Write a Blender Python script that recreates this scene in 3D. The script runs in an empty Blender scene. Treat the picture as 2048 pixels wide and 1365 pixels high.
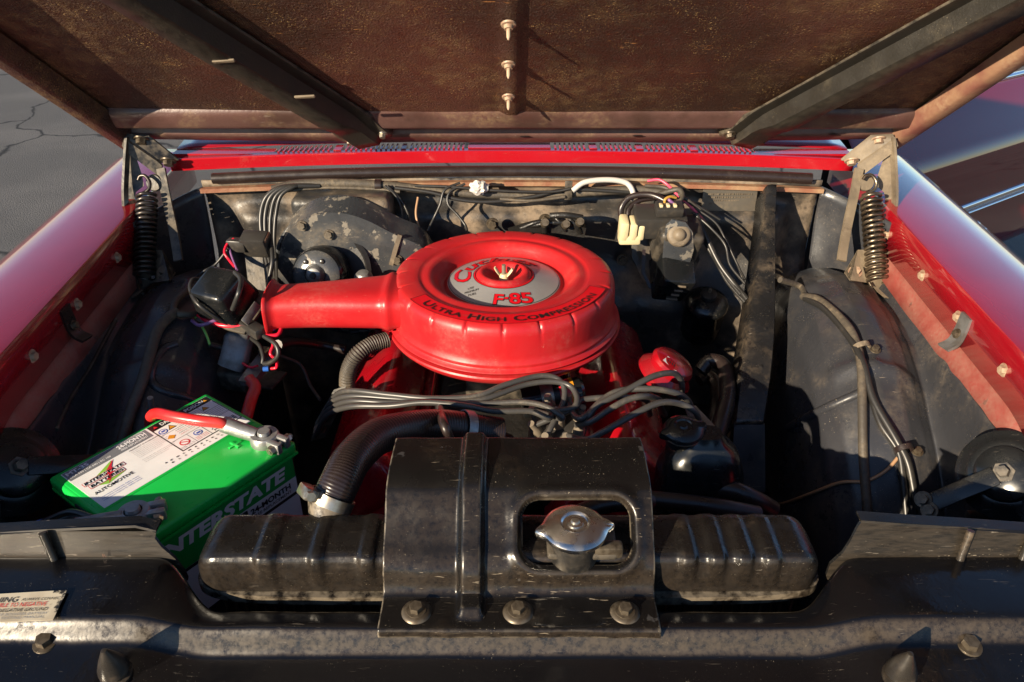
import bpy, bmesh, math, random
from mathutils import Vector as V, Matrix as M, noise as mnoise

R = math.radians
random.seed(7)
scene = bpy.context.scene
COL = scene.collection

# ------------------------------------------------------------------ camera
PITCH, FPX, CAMZ = R(31.0), 1550.0, 1.45
cam = bpy.data.cameras.new('camera')
cam.sensor_width = 36.0
cam.lens = FPX / 2048 * 36.0
cam.clip_start, cam.clip_end = 0.02, 400
camo = bpy.data.objects.new('camera', cam)
camo.location = (0, 0, CAMZ)
camo.rotation_euler = (math.pi / 2 - PITCH, 0, 0)
COL.objects.link(camo)
scene.camera = camo

# ------------------------------------------------------------------ light
SUN_EL, SUN_AZ = R(20.0), R(43.0)          # sun comes from the front left of the car
sdir = V((math.sin(SUN_AZ) * math.cos(SUN_EL), math.cos(SUN_AZ) * math.cos(SUN_EL), -math.sin(SUN_EL)))
sun = bpy.data.lights.new('sun', 'SUN')
sun.energy, sun.angle, sun.color = 5.0, R(0.5), (1.0, 0.84, 0.62)
suno = bpy.data.objects.new('sun', sun)
suno.rotation_euler = sdir.to_track_quat('-Z', 'Y').to_euler()
suno.location = -sdir * 8
COL.objects.link(suno)
world = bpy.data.worlds.new('World')
scene.world = world
world.use_nodes = True
wn = world.node_tree
wn.nodes.clear()
sky = wn.nodes.new('ShaderNodeTexSky')
sky.sky_type = 'NISHITA'
sky.sun_disc = False
sky.dust_density, sky.ozone_density, sky.altitude = 0.2, 3.0, 1200
sky.sun_elevation = SUN_EL
sky.sun_rotation = math.atan2(-sdir.x, -sdir.y)
bg = wn.nodes.new('ShaderNodeBackground')
bg.inputs[1].default_value = 0.078
wo = wn.nodes.new('ShaderNodeOutputWorld')
wn.links.new(sky.outputs[0], bg.inputs[0])
wn.links.new(bg.outputs[0], wo.inputs[0])
vs = scene.view_settings
vs.view_transform, vs.look, vs.gamma, vs.exposure = 'Standard', 'None', 1.0, 1.05
vs.use_curve_mapping = False
scene.cycles.max_bounces = 8
scene.cycles.use_denoising = True

# ------------------------------------------------------------------ measuring helpers (photo pixel -> place in the bay)
def ray(u, v):
    x, y = (u - 1024) / FPX, (682.5 - v) / FPX
    return V((x, math.cos(PITCH) + y * math.sin(PITCH), -math.sin(PITCH) + y * math.cos(PITCH)))
CAM = V((0, 0, CAMZ))
def Z(u, v, z):
    d = ray(u, v); return CAM + d * ((z - CAMZ) / d.z)
def Y(u, v, y):
    d = ray(u, v); return CAM + d * (y / d.y)
def PZ(*pts): return [Z(*p) for p in pts]
def PY(*pts): return [Y(*p) for p in pts]
def lerp(a, b, t): return a + (b - a) * t
def sstep(a, b, x):
    t = min(1, max(0, (x - a) / (b - a))); return t * t * (3 - 2 * t)
def gauss(x, w): return math.exp(-(x / w) ** 2)

# ------------------------------------------------------------------ object helpers
WM = {}
def link(o, parent=None, mat=M.Identity(4)):
    COL.objects.link(o)
    o.matrix_basis = mat
    WM[o] = mat
    if parent is not None:
        o.parent = parent
        o.matrix_parent_inverse = WM[parent].inverted()
    return o
def tag(o, label=None, cat=None, group=None, kind=None):
    if label: o['label'] = label
    if cat: o['category'] = cat
    if group: o['group'] = group
    if kind: o['kind'] = kind
    return o
def thing(name, label, cat, loc, group=None):
    o = bpy.data.objects.new(name, None)
    o.empty_display_size = 0.02
    link(o, None, M.Translation(V(loc)))
    return tag(o, label, cat, group)
def finish(me, mat, angle=38, smooth=True):
    if mat is not None: me.materials.append(mat)
    if smooth:
        me.shade_smooth()
        me.set_sharp_from_angle(angle=R(angle))
    return me
def bm_mesh(bm, mat, angle=38, smooth=True, normals=True):
    if normals: bmesh.ops.recalc_face_normals(bm, faces=bm.faces)
    me = bpy.data.meshes.new('mesh')
    bm.to_mesh(me); bm.free()
    return finish(me, mat, angle, smooth)
def pd_mesh(vs_, fs, mat, angle=38, smooth=True, normals=True):
    bm = bmesh.new()
    bv = [bm.verts.new(v) for v in vs_]
    for f in fs:
        try: bm.faces.new([bv[i] for i in f])
        except ValueError: pass
    return bm_mesh(bm, mat, angle, smooth, normals)
def ob(name, me, parent=None, mat=M.Identity(4)):
    o = bpy.data.objects.new(name, me)
    return link(o, parent, mat)
def solid(o, t, offset=-1.0):
    m = o.modifiers.new('thick', 'SOLIDIFY'); m.thickness = t; m.offset = offset; m.use_even_offset = False
    return o
def frame(loc, zdir=(0, 0, 1), xdir=(1, 0, 0)):
    z = V(zdir).normalized(); x = V(xdir); x = (x - z * x.dot(z))
    if x.length < 1e-5: x = V((0, 1, 0)) - z * z.y
    x.normalize(); y = z.cross(x)
    m = M((x, y, z)).transposed().to_4x4(); m.translation = V(loc)
    return m
def box_bm(sx, sy, sz, bev=0.0, seg=2, at=(0, 0, 0), taper=1.0):
    bm = bmesh.new()
    bmesh.ops.create_cube(bm, size=1)
    for v in bm.verts:
        t = taper if v.co.z > 0 else 1.0
        v.co = V((v.co.x * sx * t, v.co.y * sy * t, v.co.z * sz))
    if bev > 0:
        bmesh.ops.bevel(bm, geom=bm.edges[:], offset=bev, segments=seg, profile=0.5, affect='EDGES')
    bmesh.ops.translate(bm, verts=bm.verts, vec=V(at))
    return bm
def box(name, mat, sx, sy, sz, loc, parent=None, bev=0.003, rot=None, seg=2, taper=1.0):
    m = (rot.to_4x4() if rot is not None else M.Identity(4)); m = m.copy(); m.translation = V(loc)
    return ob(name, bm_mesh(box_bm(sx, sy, sz, bev, seg, taper=taper), mat), parent, m)
def lathe_me(prof, mat, n=40, angle=38, fn=None):
    vs_, fs = [], []
    for i in range(n):
        a = 2 * math.pi * i / n
        for j, (r, z) in enumerate(prof):
            if fn: r, z = fn(a, r, z, j)
            vs_.append((r * math.cos(a), r * math.sin(a), z))
    k = len(prof)
    for i in range(n):
        for j in range(k - 1):
            fs.append((i * k + j, ((i + 1) % n) * k + j, ((i + 1) % n) * k + j + 1, i * k + j + 1))
    bm = bmesh.new()
    bv = [bm.verts.new(v) for v in vs_]
    for f in fs: bm.faces.new([bv[q] for q in f])
    bmesh.ops.remove_doubles(bm, verts=bm.verts, dist=1e-6)
    return bm_mesh(bm, mat, angle)
def lathe(name, mat, prof, loc, parent=None, axis=(0, 0, 1), n=40, xdir=(1, 0, 0), angle=38, fn=None):
    return ob(name, lathe_me(prof, mat, n, angle, fn), parent, frame(loc, axis, xdir))
def spline(pts, per=10):
    pts = [V(p) for p in pts]
    if len(pts) < 3:
        return [pts[0].lerp(pts[-1], i / per) for i in range(per + 1)]
    P = [pts[0] * 2 - pts[1]] + pts + [pts[-1] * 2 - pts[-2]]
    out = []
    for i in range(1, len(P) - 2):
        a, b, c, d = P[i - 1:i + 3]
        for k in range(per):
            t = k / per
            out.append(0.5 * ((2 * b) + (c - a) * t + (2 * a - 5 * b + 4 * c - d) * t * t + (3 * b - a - 3 * c + d) * t ** 3))
    out.append(pts[-1])
    return out
def sweep_me(path, section, mat, hint=(0, 0, 1), scale=None, angle=38, caps=True):
    path = [V(p) for p in path]
    n = len(path); k = len(section)
    vs_, fs = [], []
    nrm = V(hint)
    for i, p in enumerate(path):
        t = (path[min(i + 1, n - 1)] - path[max(i - 1, 0)]).normalized()
        nn = nrm - t * nrm.dot(t)
        if nn.length < 1e-4: nn = V((1, 0.13, 0)) - t * t.x
        nrm = nn.normalized()
        b = t.cross(nrm)
        s = scale(i / (n - 1)) if scale else 1.0
        for (x, y) in section:
            vs_.append(p + (nrm * x + b * y) * s)
    for i in range(n - 1):
        for j in range(k):
            fs.append((i * k + j, i * k + (j + 1) % k, (i + 1) * k + (j + 1) % k, (i + 1) * k + j))
    if caps:
        fs.append(tuple(range(k))); fs.append(tuple((n - 1) * k + j for j in range(k)))
    return pd_mesh(vs_, fs, mat, angle)
def circ(r, n=10): return [(r * math.cos(2 * math.pi * i / n), r * math.sin(2 * math.pi * i / n)) for i in range(n)]
def rect(w, h): return [(-w / 2, -h / 2), (w / 2, -h / 2), (w / 2, h / 2), (-w / 2, h / 2)]
def tube(name, mat, pts, r, parent=None, sides=10, per=10, smooth=True, scale=None):
    path = spline(pts, per) if smooth else [V(p) for p in pts]
    return ob(name, sweep_me(path, circ(r, sides), mat, hint=(0.1, 0.2, 1), scale=scale, angle=60), parent)
def bar(name, mat, pts, w, h, parent=None, per=6, hint=(0, 0, 1), smooth=True):
    path = spline(pts, per) if smooth else [V(p) for p in pts]
    return ob(name, sweep_me(path, rect(w, h), mat, hint=hint), parent)
def prism(name, mat, poly, vec, parent=None, bev=0.0):
    """flat (or slightly bent) outline given thickness along vec"""
    vec = V(vec); n = len(poly)
    vs_ = [V(p) for p in poly] + [V(p) + vec for p in poly]
    fs = [tuple(range(n)), tuple(range(2 * n - 1, n - 1, -1))] + [(i, (i + 1) % n, n + (i + 1) % n, n + i) for i in range(n)]
    bm = bmesh.new()
    bv = [bm.verts.new(v) for v in vs_]
    for f in fs: bm.faces.new([bv[q] for q in f])
    if bev: bmesh.ops.bevel(bm, geom=bm.edges[:], offset=bev, segments=2, profile=0.5, affect='EDGES')
    return ob(name, bm_mesh(bm, mat, 30), parent)
def grid_me(fn, nu, nv, mat, angle=50, keep=None, smooth=True):
    vs_ = [fn(i / nu, j / nv) for i in range(nu + 1) for j in range(nv + 1)]
    fs = []
    for i in range(nu):
        for j in range(nv):
            if keep and not keep((i + .5) / nu, (j + .5) / nv): continue
            a = i * (nv + 1) + j
            fs.append((a, a + nv + 1, a + nv + 2, a + 1))
    bm = bmesh.new()
    bv = [bm.verts.new(v) for v in vs_]
    for f in fs: bm.faces.new([bv[q] for q in f])
    bmesh.ops.delete(bm, geom=[v for v in bm.verts if not v.link_faces], context='VERTS')
    return bm_mesh(bm, mat, angle, smooth, normals=False)
def bolt_me(mat, r=0.0075, h=0.006, wash=0.011):
    bm = bmesh.new()
    if wash:
        bmesh.ops.create_cone(bm, cap_ends=True, segments=20, radius1=wash, radius2=wash * .96, depth=0.002, matrix=M.Translation((0, 0, 0.001)))
    bmesh.ops.create_cone(bm, cap_ends=True, segments=6, radius1=r, radius2=r * .93, depth=h, matrix=M.Translation((0, 0, 0.002 + h / 2)))
    return bm_mesh(bm, mat, 25)
def place(name, me, loc, axis=(0, 0, 1), parent=None, xdir=(1, 0.3, 0.2), s=1.0):
    return ob(name, me, parent, frame(loc, axis, xdir) @ M.Scale(s, 4))

# lettering
def text_geo(s, bold=0.0, shear=0.0, spacing=1.0, small_caps=False):
    cu = bpy.data.curves.new('lettering', 'FONT')
    cu.body = s; cu.size = 1.0; cu.offset = bold; cu.shear = shear; cu.space_character = spacing
    cu.resolution_u = 3
    if small_caps:
        cu.small_caps_scale = 0.76
        for i, ch in enumerate(s):
            if ch.islower(): cu.body_format[i].use_small_caps = True
    o = bpy.data.objects.new('lettering', cu); COL.objects.link(o)
    dg = bpy.context.evaluated_depsgraph_get()
    me = bpy.data.meshes.new_from_object(o.evaluated_get(dg))
    vs_ = [v.co.copy() for v in me.vertices]; fs = [tuple(p.vertices) for p in me.polygons]
    bpy.data.objects.remove(o); bpy.data.curves.remove(cu); bpy.data.meshes.remove(me)
    return vs_, fs
def lettering(name, mat, s, fn, w=None, h=None, bold=0.0, shear=0.0, parent=None, spacing=1.0, small_caps=False, align='l'):
    """lays text, scaled to width w and height h, through fn(x, y) -> place"""
    vs_, fs = text_geo(s, bold, shear, spacing, small_caps)
    x0 = min(v.x for v in vs_); x1 = max(v.x for v in vs_); y0 = min(v.y for v in vs_); y1 = max(v.y for v in vs_)
    sy = h / (y1 - y0) if h else w / (x1 - x0)
    sx = w / (x1 - x0) if w else sy
    W = (x1 - x0) * sx
    off = {'l': 0, 'c': -W / 2, 'r': -W}[align]
    me = pd_mesh([fn((v.x - x0) * sx + off, (v.y - y0) * sy) for v in vs_], fs, mat, smooth=False)
    return ob(name, me, parent)

# ------------------------------------------------------------------ materials
def material(name, base, rough=0.5, metal=0.0, base2=None, n_scale=8.0, n_lo=0.4, n_hi=0.65, rough2=None, r_scale=25.0,
             bump=0.0, b_scale=200.0, b_detail=4.0, coat=0.0, dust=0.0, dust_col=(0.20, 0.145, 0.09), dust_scale=14.0, dust_lo=0.5, dust_hi=0.75,
             scratch=0.0, scratch_col=(0.28, 0.24, 0.19), spec=0.5, wear=None, stretch=(1, 1, 1), speck=0.0, speck_col=(.5, .42, .3), speck_scale=620.0, coat_ior=1.5, front_dust=0.0, edge=0.0, edge_col=(.20, .165, .12), fine=(0.3, 0.75), speck_lo=0.70, cluster=True):
    m = bpy.data.materials.new(name); m.use_nodes = True
    nt = m.node_tree; N = nt.nodes; L = nt.links
    bsdf = N['Principled BSDF']
    tc = N.new('ShaderNodeTexCoord')
    mp = N.new('ShaderNodeMapping'); mp.inputs['Scale'].default_value = stretch
    L.new(tc.outputs['Object'], mp.inputs['Vector'])
    vec = mp.outputs[0]
    def noise(scale, detail=4.0, rgh=0.55, v=vec, dist=0.0):
        n = N.new('ShaderNodeTexNoise'); n.inputs['Scale'].default_value = scale; n.inputs['Detail'].default_value = detail
        n.inputs['Roughness'].default_value = rgh; n.inputs['Distortion'].default_value = dist
        L.new(v, n.inputs['Vector']); return n.outputs['Fac']
    def rng(x, a, b, c=0.0, d=1.0):
        r = N.new('ShaderNodeMapRange'); r.interpolation_type = 'SMOOTHSTEP'
        r.inputs[1].default_value, r.inputs[2].default_value, r.inputs[3].default_value, r.inputs[4].default_value = a, b, c, d
        L.new(x, r.inputs[0]); return r.outputs[0]
    def mul(a, b):
        q = N.new('ShaderNodeMath'); q.operation = 'MULTIPLY'
        L.new(a, q.inputs[0])
        if isinstance(b, float): q.inputs[1].default_value = b
        else: L.new(b, q.inputs[1])
        return q.outputs[0]
    def mixc(f, a, b):
        q = N.new('ShaderNodeMix'); q.data_type = 'RGBA'
        L.new(f, q.inputs[0])
        for val, idx in ((a, 6), (b, 7)):
            if isinstance(val, tuple): q.inputs[idx].default_value = (*val, 1)
            else: L.new(val, q.inputs[idx])
        return q.outputs[2]
    def mixf(f, a, b):
        q = N.new('ShaderNodeMix'); q.data_type = 'FLOAT'
        L.new(f, q.inputs[0])
        for val, idx in ((a, 2), (b, 3)):
            if isinstance(val, float): q.inputs[idx].default_value = val
            else: L.new(val, q.inputs[idx])
        return q.outputs[0]
    col = base
    if base2: col = mixc(rng(noise(n_scale, 6.0), n_lo, n_hi), base, base2)
    rg = rough
    if rough2 is not None: rg = mixf(rng(noise(r_scale, 5.0), 0.35, 0.65), float(rough), float(rough2))
    if wear:                                         # paint worn through to another tone, patches with crisp edges
        f = rng(noise(wear[1], 7.0, 0.6), wear[2], wear[2] + 0.03)
        col = mixc(f, col, wear[0]); rg = mixf(f, rg if not isinstance(rg, float) else float(rg), 0.55)
    if dust:
        f = mul(mul(rng(noise(dust_scale, 5.0), dust_lo, dust_hi), rng(noise(dust_scale * 9, 5.0, 0.7), fine[0], fine[1])), float(dust))
        col = mixc(f, col, dust_col); rg = mixf(f, rg if not isinstance(rg, float) else float(rg), 0.85)
    if front_dust:                                   # road dust settled on the faces that meet the wind
        sx = N.new('ShaderNodeSeparateXYZ'); L.new(tc.outputs['Normal'], sx.inputs[0])
        f = mul(mul(rng(mul(sx.outputs['Y'], -1.0), 0.4, 0.85), rng(noise(150.0, 5.0, 0.7), 0.2, 0.65)), float(front_dust))
        col = mixc(f, col, dust_col); rg = mixf(f, rg if not isinstance(rg, float) else float(rg), 0.7)
    if edge:                                         # paint rubbed thin along the sharp folds
        ge = N.new('ShaderNodeNewGeometry')
        f = mul(mul(rng(ge.outputs['Pointiness'], 0.52, 0.60), rng(noise(60.0, 5.0, 0.6), 0.35, 0.6)), float(edge))
        col = mixc(f, col, edge_col); rg = mixf(f, rg if not isinstance(rg, float) else float(rg), 0.5)
    if scratch:
        mp2 = N.new('ShaderNodeMapping'); mp2.inputs['Scale'].default_value = (45, 520, 330); mp2.inputs['Rotation'].default_value = (0.3, 0.2, 0.5)
        L.new(tc.outputs['Object'], mp2.inputs['Vector'])
        f = mul(rng(noise(1.0, 3.0, 0.5, mp2.outputs[0], 0.6), 0.66, 0.72), rng(noise(14.0, 3.0), 0.45, 0.6))
        f = mul(f, float(scratch)); col = mixc(f, col, scratch_col)
    if speck:
        f = mul(rng(noise(speck_scale, 2.0, 0.5), speck_lo, speck_lo + .04), float(speck))
        if cluster: f = mul(f, rng(noise(16.0, 4.0, 0.6), 0.46, 0.66))
        col = mixc(f, col, speck_col); rg = mixf(f, rg if not isinstance(rg, float) else float(rg), 0.8)
    if isinstance(col, tuple): bsdf.inputs['Base Color'].default_value = (*col, 1)
    else: L.new(col, bsdf.inputs['Base Color'])
    if isinstance(rg, (int, float)): bsdf.inputs['Roughness'].default_value = rg
    else: L.new(rg, bsdf.inputs['Roughness'])
    bsdf.inputs['Metallic'].default_value = metal
    bsdf.inputs['Specular IOR Level'].default_value = spec
    if coat:
        bsdf.inputs['Coat Weight'].default_value = coat; bsdf.inputs['Coat Roughness'].default_value = 0.04; bsdf.inputs['Coat IOR'].default_value = coat_ior
    if bump:
        bp = N.new('ShaderNodeBump'); bp.inputs['Strength'].default_value = 1.0; bp.inputs['Distance'].default_value = bump
        L.new(noise(b_scale, b_detail, 0.6), bp.inputs['Height']); L.new(bp.outputs[0], bsdf.inputs['Normal'])
    return m

MT = dict(
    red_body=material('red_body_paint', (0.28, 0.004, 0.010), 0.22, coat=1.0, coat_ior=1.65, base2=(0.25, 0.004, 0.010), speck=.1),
    red_cowl=material('red_cowl_paint', (0.34, 0.004, 0.010), 0.25, coat=0.6, dust=0.25, dust_lo=.55, dust_hi=.8, speck=.4, wear=((0.05, 0.02, 0.02), 30.0, 0.74)),
    red_dusty=material('red_flange_paint', (0.24, 0.045, 0.036), 0.45, base2=(0.27, 0.020, 0.020), n_scale=40, n_lo=.35, n_hi=.75, dust=0.5, dust_lo=.25, dust_hi=.6, dust_scale=20, fine=(.1, .7), dust_col=(0.31, 0.205, 0.15), speck=.6, wear=((0.10, 0.01, 0.012), 30.0, 0.67)),
    red_satin=material('red_satin_paint', (0.43, 0.012, 0.015), 0.34, rough2=0.46, r_scale=18, base2=(0.38, 0.010, 0.015), n_scale=5, bump=0.0004, b_scale=55, speck=.8, speck_col=(.60, .32, .25), speck_scale=520, dust=.3, dust_lo=.46, dust_col=(.45, .2, .15), scratch=.12, scratch_col=(.6, .3, .25)),
    red_decal=material('red_decal_film', (0.55, 0.004, 0.012), 0.18),
    red_engine=material('red_engine_enamel', (0.34, 0.004, 0.010), 0.16, rough2=0.32, coat=.6, base2=(0.22, 0.005, 0.010), wear=((0.08, 0.06, 0.05), 45.0, 0.70), dust=.3, dust_lo=.55, dust_col=(.12, .08, .06), bump=.0004, b_scale=60),
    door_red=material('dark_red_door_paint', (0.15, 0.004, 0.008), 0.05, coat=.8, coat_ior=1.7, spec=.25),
    black_gloss=material('black_bracket_paint', (0.006, 0.0055, 0.0055), 0.12, rough2=0.28, r_scale=45, spec=.4, dust=0.2, dust_lo=.56, dust_hi=.75, dust_scale=18, dust_col=(0.13, 0.09, 0.055), scratch=.9, scratch_col=(.22, .18, .13), wear=((0.045, 0.042, 0.04), 20.0, 0.635), speck=.7, bump=.00035, b_scale=60, edge=.9, front_dust=.16),
    black_panel=material('black_panel_paint', (0.004, 0.004, 0.005), 0.10, rough2=0.24, r_scale=25, dust=0.05, dust_lo=.55, dust_hi=.8, scratch=.22, speck=.3, bump=.0004, b_scale=45, front_dust=.36, dust_col=(.14, .105, .07), edge=.6),
    black_tank=material('black_tank_paint', (0.008, 0.007, 0.0065), 0.20, rough2=0.36, r_scale=60, dust=0.30, dust_lo=.52, dust_hi=.72, dust_scale=20, dust_col=(0.12, 0.085, 0.055), scratch=.2, speck=.5, bump=.0008, b_scale=85, edge=.9, front_dust=.12),
    baffle=material('black_baffle_rubber', (0.007, 0.0068, 0.0065), 0.24, rough2=.40, r_scale=60, stretch=(0.3, 1, 2.2), dust=0.2, dust_lo=.52, dust_hi=.75, dust_col=(0.12, 0.09, 0.06), wear=((0.10, 0.095, 0.085), 22.0, 0.655), speck=.8, front_dust=.22, scratch=.6),
    black_inner=material('black_inner_fender', (0.030, 0.031, 0.036), 0.22, rough2=0.42, r_scale=20, dust=0.65, dust_lo=.46, dust_hi=.74, dust_scale=13, dust_col=(0.135, 0.108, 0.080), speck=1.0, bump=.0007, b_scale=40, scratch=.8, scratch_col=(.2, .165, .13)),
    firewall=material('grimy_firewall_paint', (0.024, 0.024, 0.025), 0.26, rough2=.5, r_scale=20, dust=0.85, dust_lo=.42, dust_hi=.66, dust_scale=9, fine=(.15, .6), dust_col=(0.27, 0.20, 0.135), bump=.0016, b_scale=42, speck=.8, base2=(.03, .027, .024), n_scale=14, scratch=.6, edge=.5),
    brace_strip=material('dark_brace_strip', (0.011, 0.011, 0.012), 0.2, rough2=.38, dust=.5, dust_lo=.45, dust_hi=.62, dust_scale=14, dust_col=(.15, .11, .07), speck=.9, bump=.0006, b_scale=90, scratch=.5),
    bay_dark=material('dark_bay_black', (0.010, 0.009, 0.009), 0.55, dust=.4, dust_col=(.06, .045, .035), bump=.001, b_scale=60),  # plain dark tone, also painted shade for the hole discs and added floor
    grease=material('greasy_cast_iron', (0.014, 0.013, 0.012), 0.3, rough2=.55, dust=.35, dust_lo=.5, dust_col=(.10, .075, .055), bump=.002, b_scale=80),
    hood_under=material('brown_hood_underside', (0.036, 0.016, 0.010), 0.27, rough2=.45, r_scale=60, base2=(0.085, 0.030, 0.021), n_scale=2.4, n_lo=.40, n_hi=.64, bump=.0040, b_scale=300, b_detail=5, dust=.5, dust_lo=.44, dust_hi=.66, dust_scale=5, fine=(.35, .75), dust_col=(.28, .175, .07), speck=.8, speck_col=(.62, .41, .16), speck_scale=480, speck_lo=.63, scratch=.9, scratch_col=(.42, .19, .06)),  # gold specks are sun glints put into the colour
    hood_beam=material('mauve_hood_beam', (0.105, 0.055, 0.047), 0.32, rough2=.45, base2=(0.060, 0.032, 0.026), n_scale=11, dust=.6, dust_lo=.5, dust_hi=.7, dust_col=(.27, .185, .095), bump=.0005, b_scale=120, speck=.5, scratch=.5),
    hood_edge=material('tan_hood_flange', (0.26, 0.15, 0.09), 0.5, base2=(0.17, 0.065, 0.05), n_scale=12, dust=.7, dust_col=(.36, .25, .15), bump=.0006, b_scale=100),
    brace=material('grey_brace_steel', (0.018, 0.016, 0.013), 0.34, rough2=.5, dust=.5, dust_lo=.45, dust_col=(.09, .07, .042), bump=.0004, b_scale=330, speck=.9, speck_col=(.28, .22, .14), edge=.4),
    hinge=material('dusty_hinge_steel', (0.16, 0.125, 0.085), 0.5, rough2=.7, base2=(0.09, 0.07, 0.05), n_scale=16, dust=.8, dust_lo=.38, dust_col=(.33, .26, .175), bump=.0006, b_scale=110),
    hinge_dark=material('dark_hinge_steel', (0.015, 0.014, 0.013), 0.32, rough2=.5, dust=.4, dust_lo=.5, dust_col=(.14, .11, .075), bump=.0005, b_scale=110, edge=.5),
    spring=material('oily_spring_steel', (0.20, 0.165, 0.12), 0.3, metal=.85, base2=(0.09, 0.065, 0.045), n_scale=40, dust=.4),
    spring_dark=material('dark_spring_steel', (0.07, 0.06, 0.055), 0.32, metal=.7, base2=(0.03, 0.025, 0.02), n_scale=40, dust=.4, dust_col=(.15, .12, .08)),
    grey_metal=material('peeling_grey_housing', (0.040, 0.044, 0.050), 0.2, rough2=.4, metal=.1, wear=((0.19, 0.17, 0.14), 42.0, 0.575), base2=(.065, .066, .068), n_scale=14, dust=.45, dust_lo=.5, dust_hi=.7, dust_col=(.22, .17, .11), bump=.0007, b_scale=70, speck=.9, scratch=.6),
    steel=material('zinc_steel', (0.50, 0.45, 0.37), 0.33, metal=.9, base2=(0.33, 0.27, 0.2), n_scale=60, dust=.3),
    bolt=material('dull_bolt_steel', (0.13, 0.105, 0.075), 0.4, metal=.55, base2=(0.06, 0.045, 0.03), n_scale=120, dust=.5),
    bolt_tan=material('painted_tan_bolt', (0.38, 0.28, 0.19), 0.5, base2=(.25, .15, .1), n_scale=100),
    chrome=material('worn_cap_chrome', (0.70, 0.67, 0.62), 0.17, metal=1.0, rough2=.32, r_scale=60, base2=(0.55, 0.52, 0.47), n_scale=30, dust=.25, bump=.00005, b_scale=300),
    mirror=material('bright_trim_chrome', (0.85, 0.85, 0.85), 0.06, metal=1.0),
    lead=material('lead_clamp_alloy', (0.42, 0.42, 0.42), 0.34, metal=.7, rough2=.5, base2=(0.28, 0.275, 0.27), n_scale=50, bump=.0004, b_scale=120, dust=.3),
    rubber=material('black_hose_rubber', (0.020, 0.013, 0.012), 0.26, rough2=.42, r_scale=30, dust=.25, dust_lo=.5, dust_col=(.10, .075, .06), speck=.6),  # slight red tint: reflection of the rocker covers put into the colour
    wire_black=material('black_wire_insulation', (0.022, 0.021, 0.020), 0.38, dust=.45, dust_col=(.13, .105, .075), dust_scale=30),
    plug_wire=material('grey_plug_wire_silicone', (0.050, 0.048, 0.046), 0.36, dust=.5, dust_col=(.22, .175, .12), dust_scale=30),
    boot=material('tan_plug_boot', (0.17, 0.14, 0.105), 0.5, dust=.4),
    tape=material('dusty_loom_tape', (0.055, 0.047, 0.038), 0.55, dust=.9, dust_lo=.35, dust_col=(.20, .155, .10), bump=.0008, b_scale=160),
    white_hose=material('pale_grey_tubing', (0.50, 0.48, 0.45), 0.4, dust=.5, dust_col=(.3, .24, .16)),
    wire_red=material('red_wire_insulation', (0.60, 0.012, 0.035), 0.3, dust=.15),
    cable_red=material('red_cable_jacket', (0.62, 0.018, 0.02), 0.3, base2=(.58, .06, .05)),
    wire_pink=material('pink_wire_insulation', (0.50, 0.06, 0.12), 0.35),
    wire_purple=material('purple_wire_insulation', (0.20, 0.09, 0.22), 0.35),
    wire_green=material('green_wire_insulation', (0.22, 0.50, 0.10), 0.35),
    wire_tan=material('tan_wire_insulation', (0.34, 0.20, 0.11), 0.4),
    wire_yellow=material('amber_wire_insulation', (0.42, 0.23, 0.04), 0.4, dust=.4),
    terminal_blue=material('blue_crimp_sleeve', (0.03, 0.12, 0.45), 0.35),
    cream=material('aged_cream_plastic', (0.62, 0.52, 0.31), 0.4, dust=.35, dust_col=(.32, .25, .14)),
    dark_plastic=material('dark_moulded_plastic', (0.030, 0.028, 0.026), 0.33, dust=.5, dust_col=(.12, .095, .065), speck=.3),
    box_black=material('black_japanned_box', (0.008, 0.009, 0.010), 0.16, rough2=.34, dust=.2, dust_lo=.55, dust_col=(.11, .09, .07), scratch=.6, speck=.5),
    capacitor=material('dull_zinc_case', (0.22, 0.22, 0.22), 0.45, metal=.5, base2=(0.13, 0.12, 0.11), n_scale=40, dust=.3, bump=.0004, b_scale=200),
    green=material('green_battery_plastic', (0.009, 0.50, 0.070), 0.26, rough2=.38, spec=.5, base2=(0.008, 0.45, 0.06), n_scale=9, speck=.3, speck_col=(.2, .5, .25), scratch=.12, scratch_col=(.25, .6, .3), bump=.00008, b_scale=220),
    case_black=material('black_battery_case', (0.012, 0.012, 0.013), 0.4),
    paper=material('white_battery_label', (0.80, 0.80, 0.78), 0.32, base2=(.74, .74, .73), n_scale=20),
    label_green=material('dark_green_label', (0.012, 0.32, 0.055), 0.3),
    label_grey=material('grey_label_band', (0.17, 0.175, 0.185), 0.35),
    ink=material('black_ink', (0.008, 0.008, 0.008), 0.4),
    ink_white=material('white_ink', (0.80, 0.80, 0.80), 0.35),
    ink_silver=material('silver_ink', (0.68, 0.70, 0.72), 0.35),
    ink_red=material('red_ink', (0.55, 0.02, 0.03), 0.3),
    ink_orange=material('amber_ink', (0.62, 0.27, 0.02), 0.4),
    ink_blue=material('blue_ink', (0.03, 0.08, 0.40), 0.4),
    ink_green=material('lime_ink', (0.25, 0.50, 0.06), 0.4),
    ink_grey=material('grey_ink', (0.30, 0.30, 0.30), 0.4),
    silver_label=material('silver_foil_label', (0.40, 0.40, 0.40), 0.30, metal=.45, rough2=.36, r_scale=8, base2=(.36, .36, .365), bump=.0006, b_scale=22),
    sticker=material('yellowed_paper_sticker', (0.58, 0.51, 0.38), 0.5, base2=(.45, .38, .27), n_scale=30, wear=((0.011, 0.010, 0.010), 16.0, 0.60)),
    plate=material('stamped_alloy_plate', (0.13, 0.115, 0.095), 0.4, metal=.5, dust=.7, dust_lo=.35, dust_col=(.22, .17, .11)),
    rust=material('rusty_seam', (0.22, 0.09, 0.05), 0.6, base2=(0.30, 0.18, 0.10), n_scale=25, dust=.5, bump=.001, b_scale=100),
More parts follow.
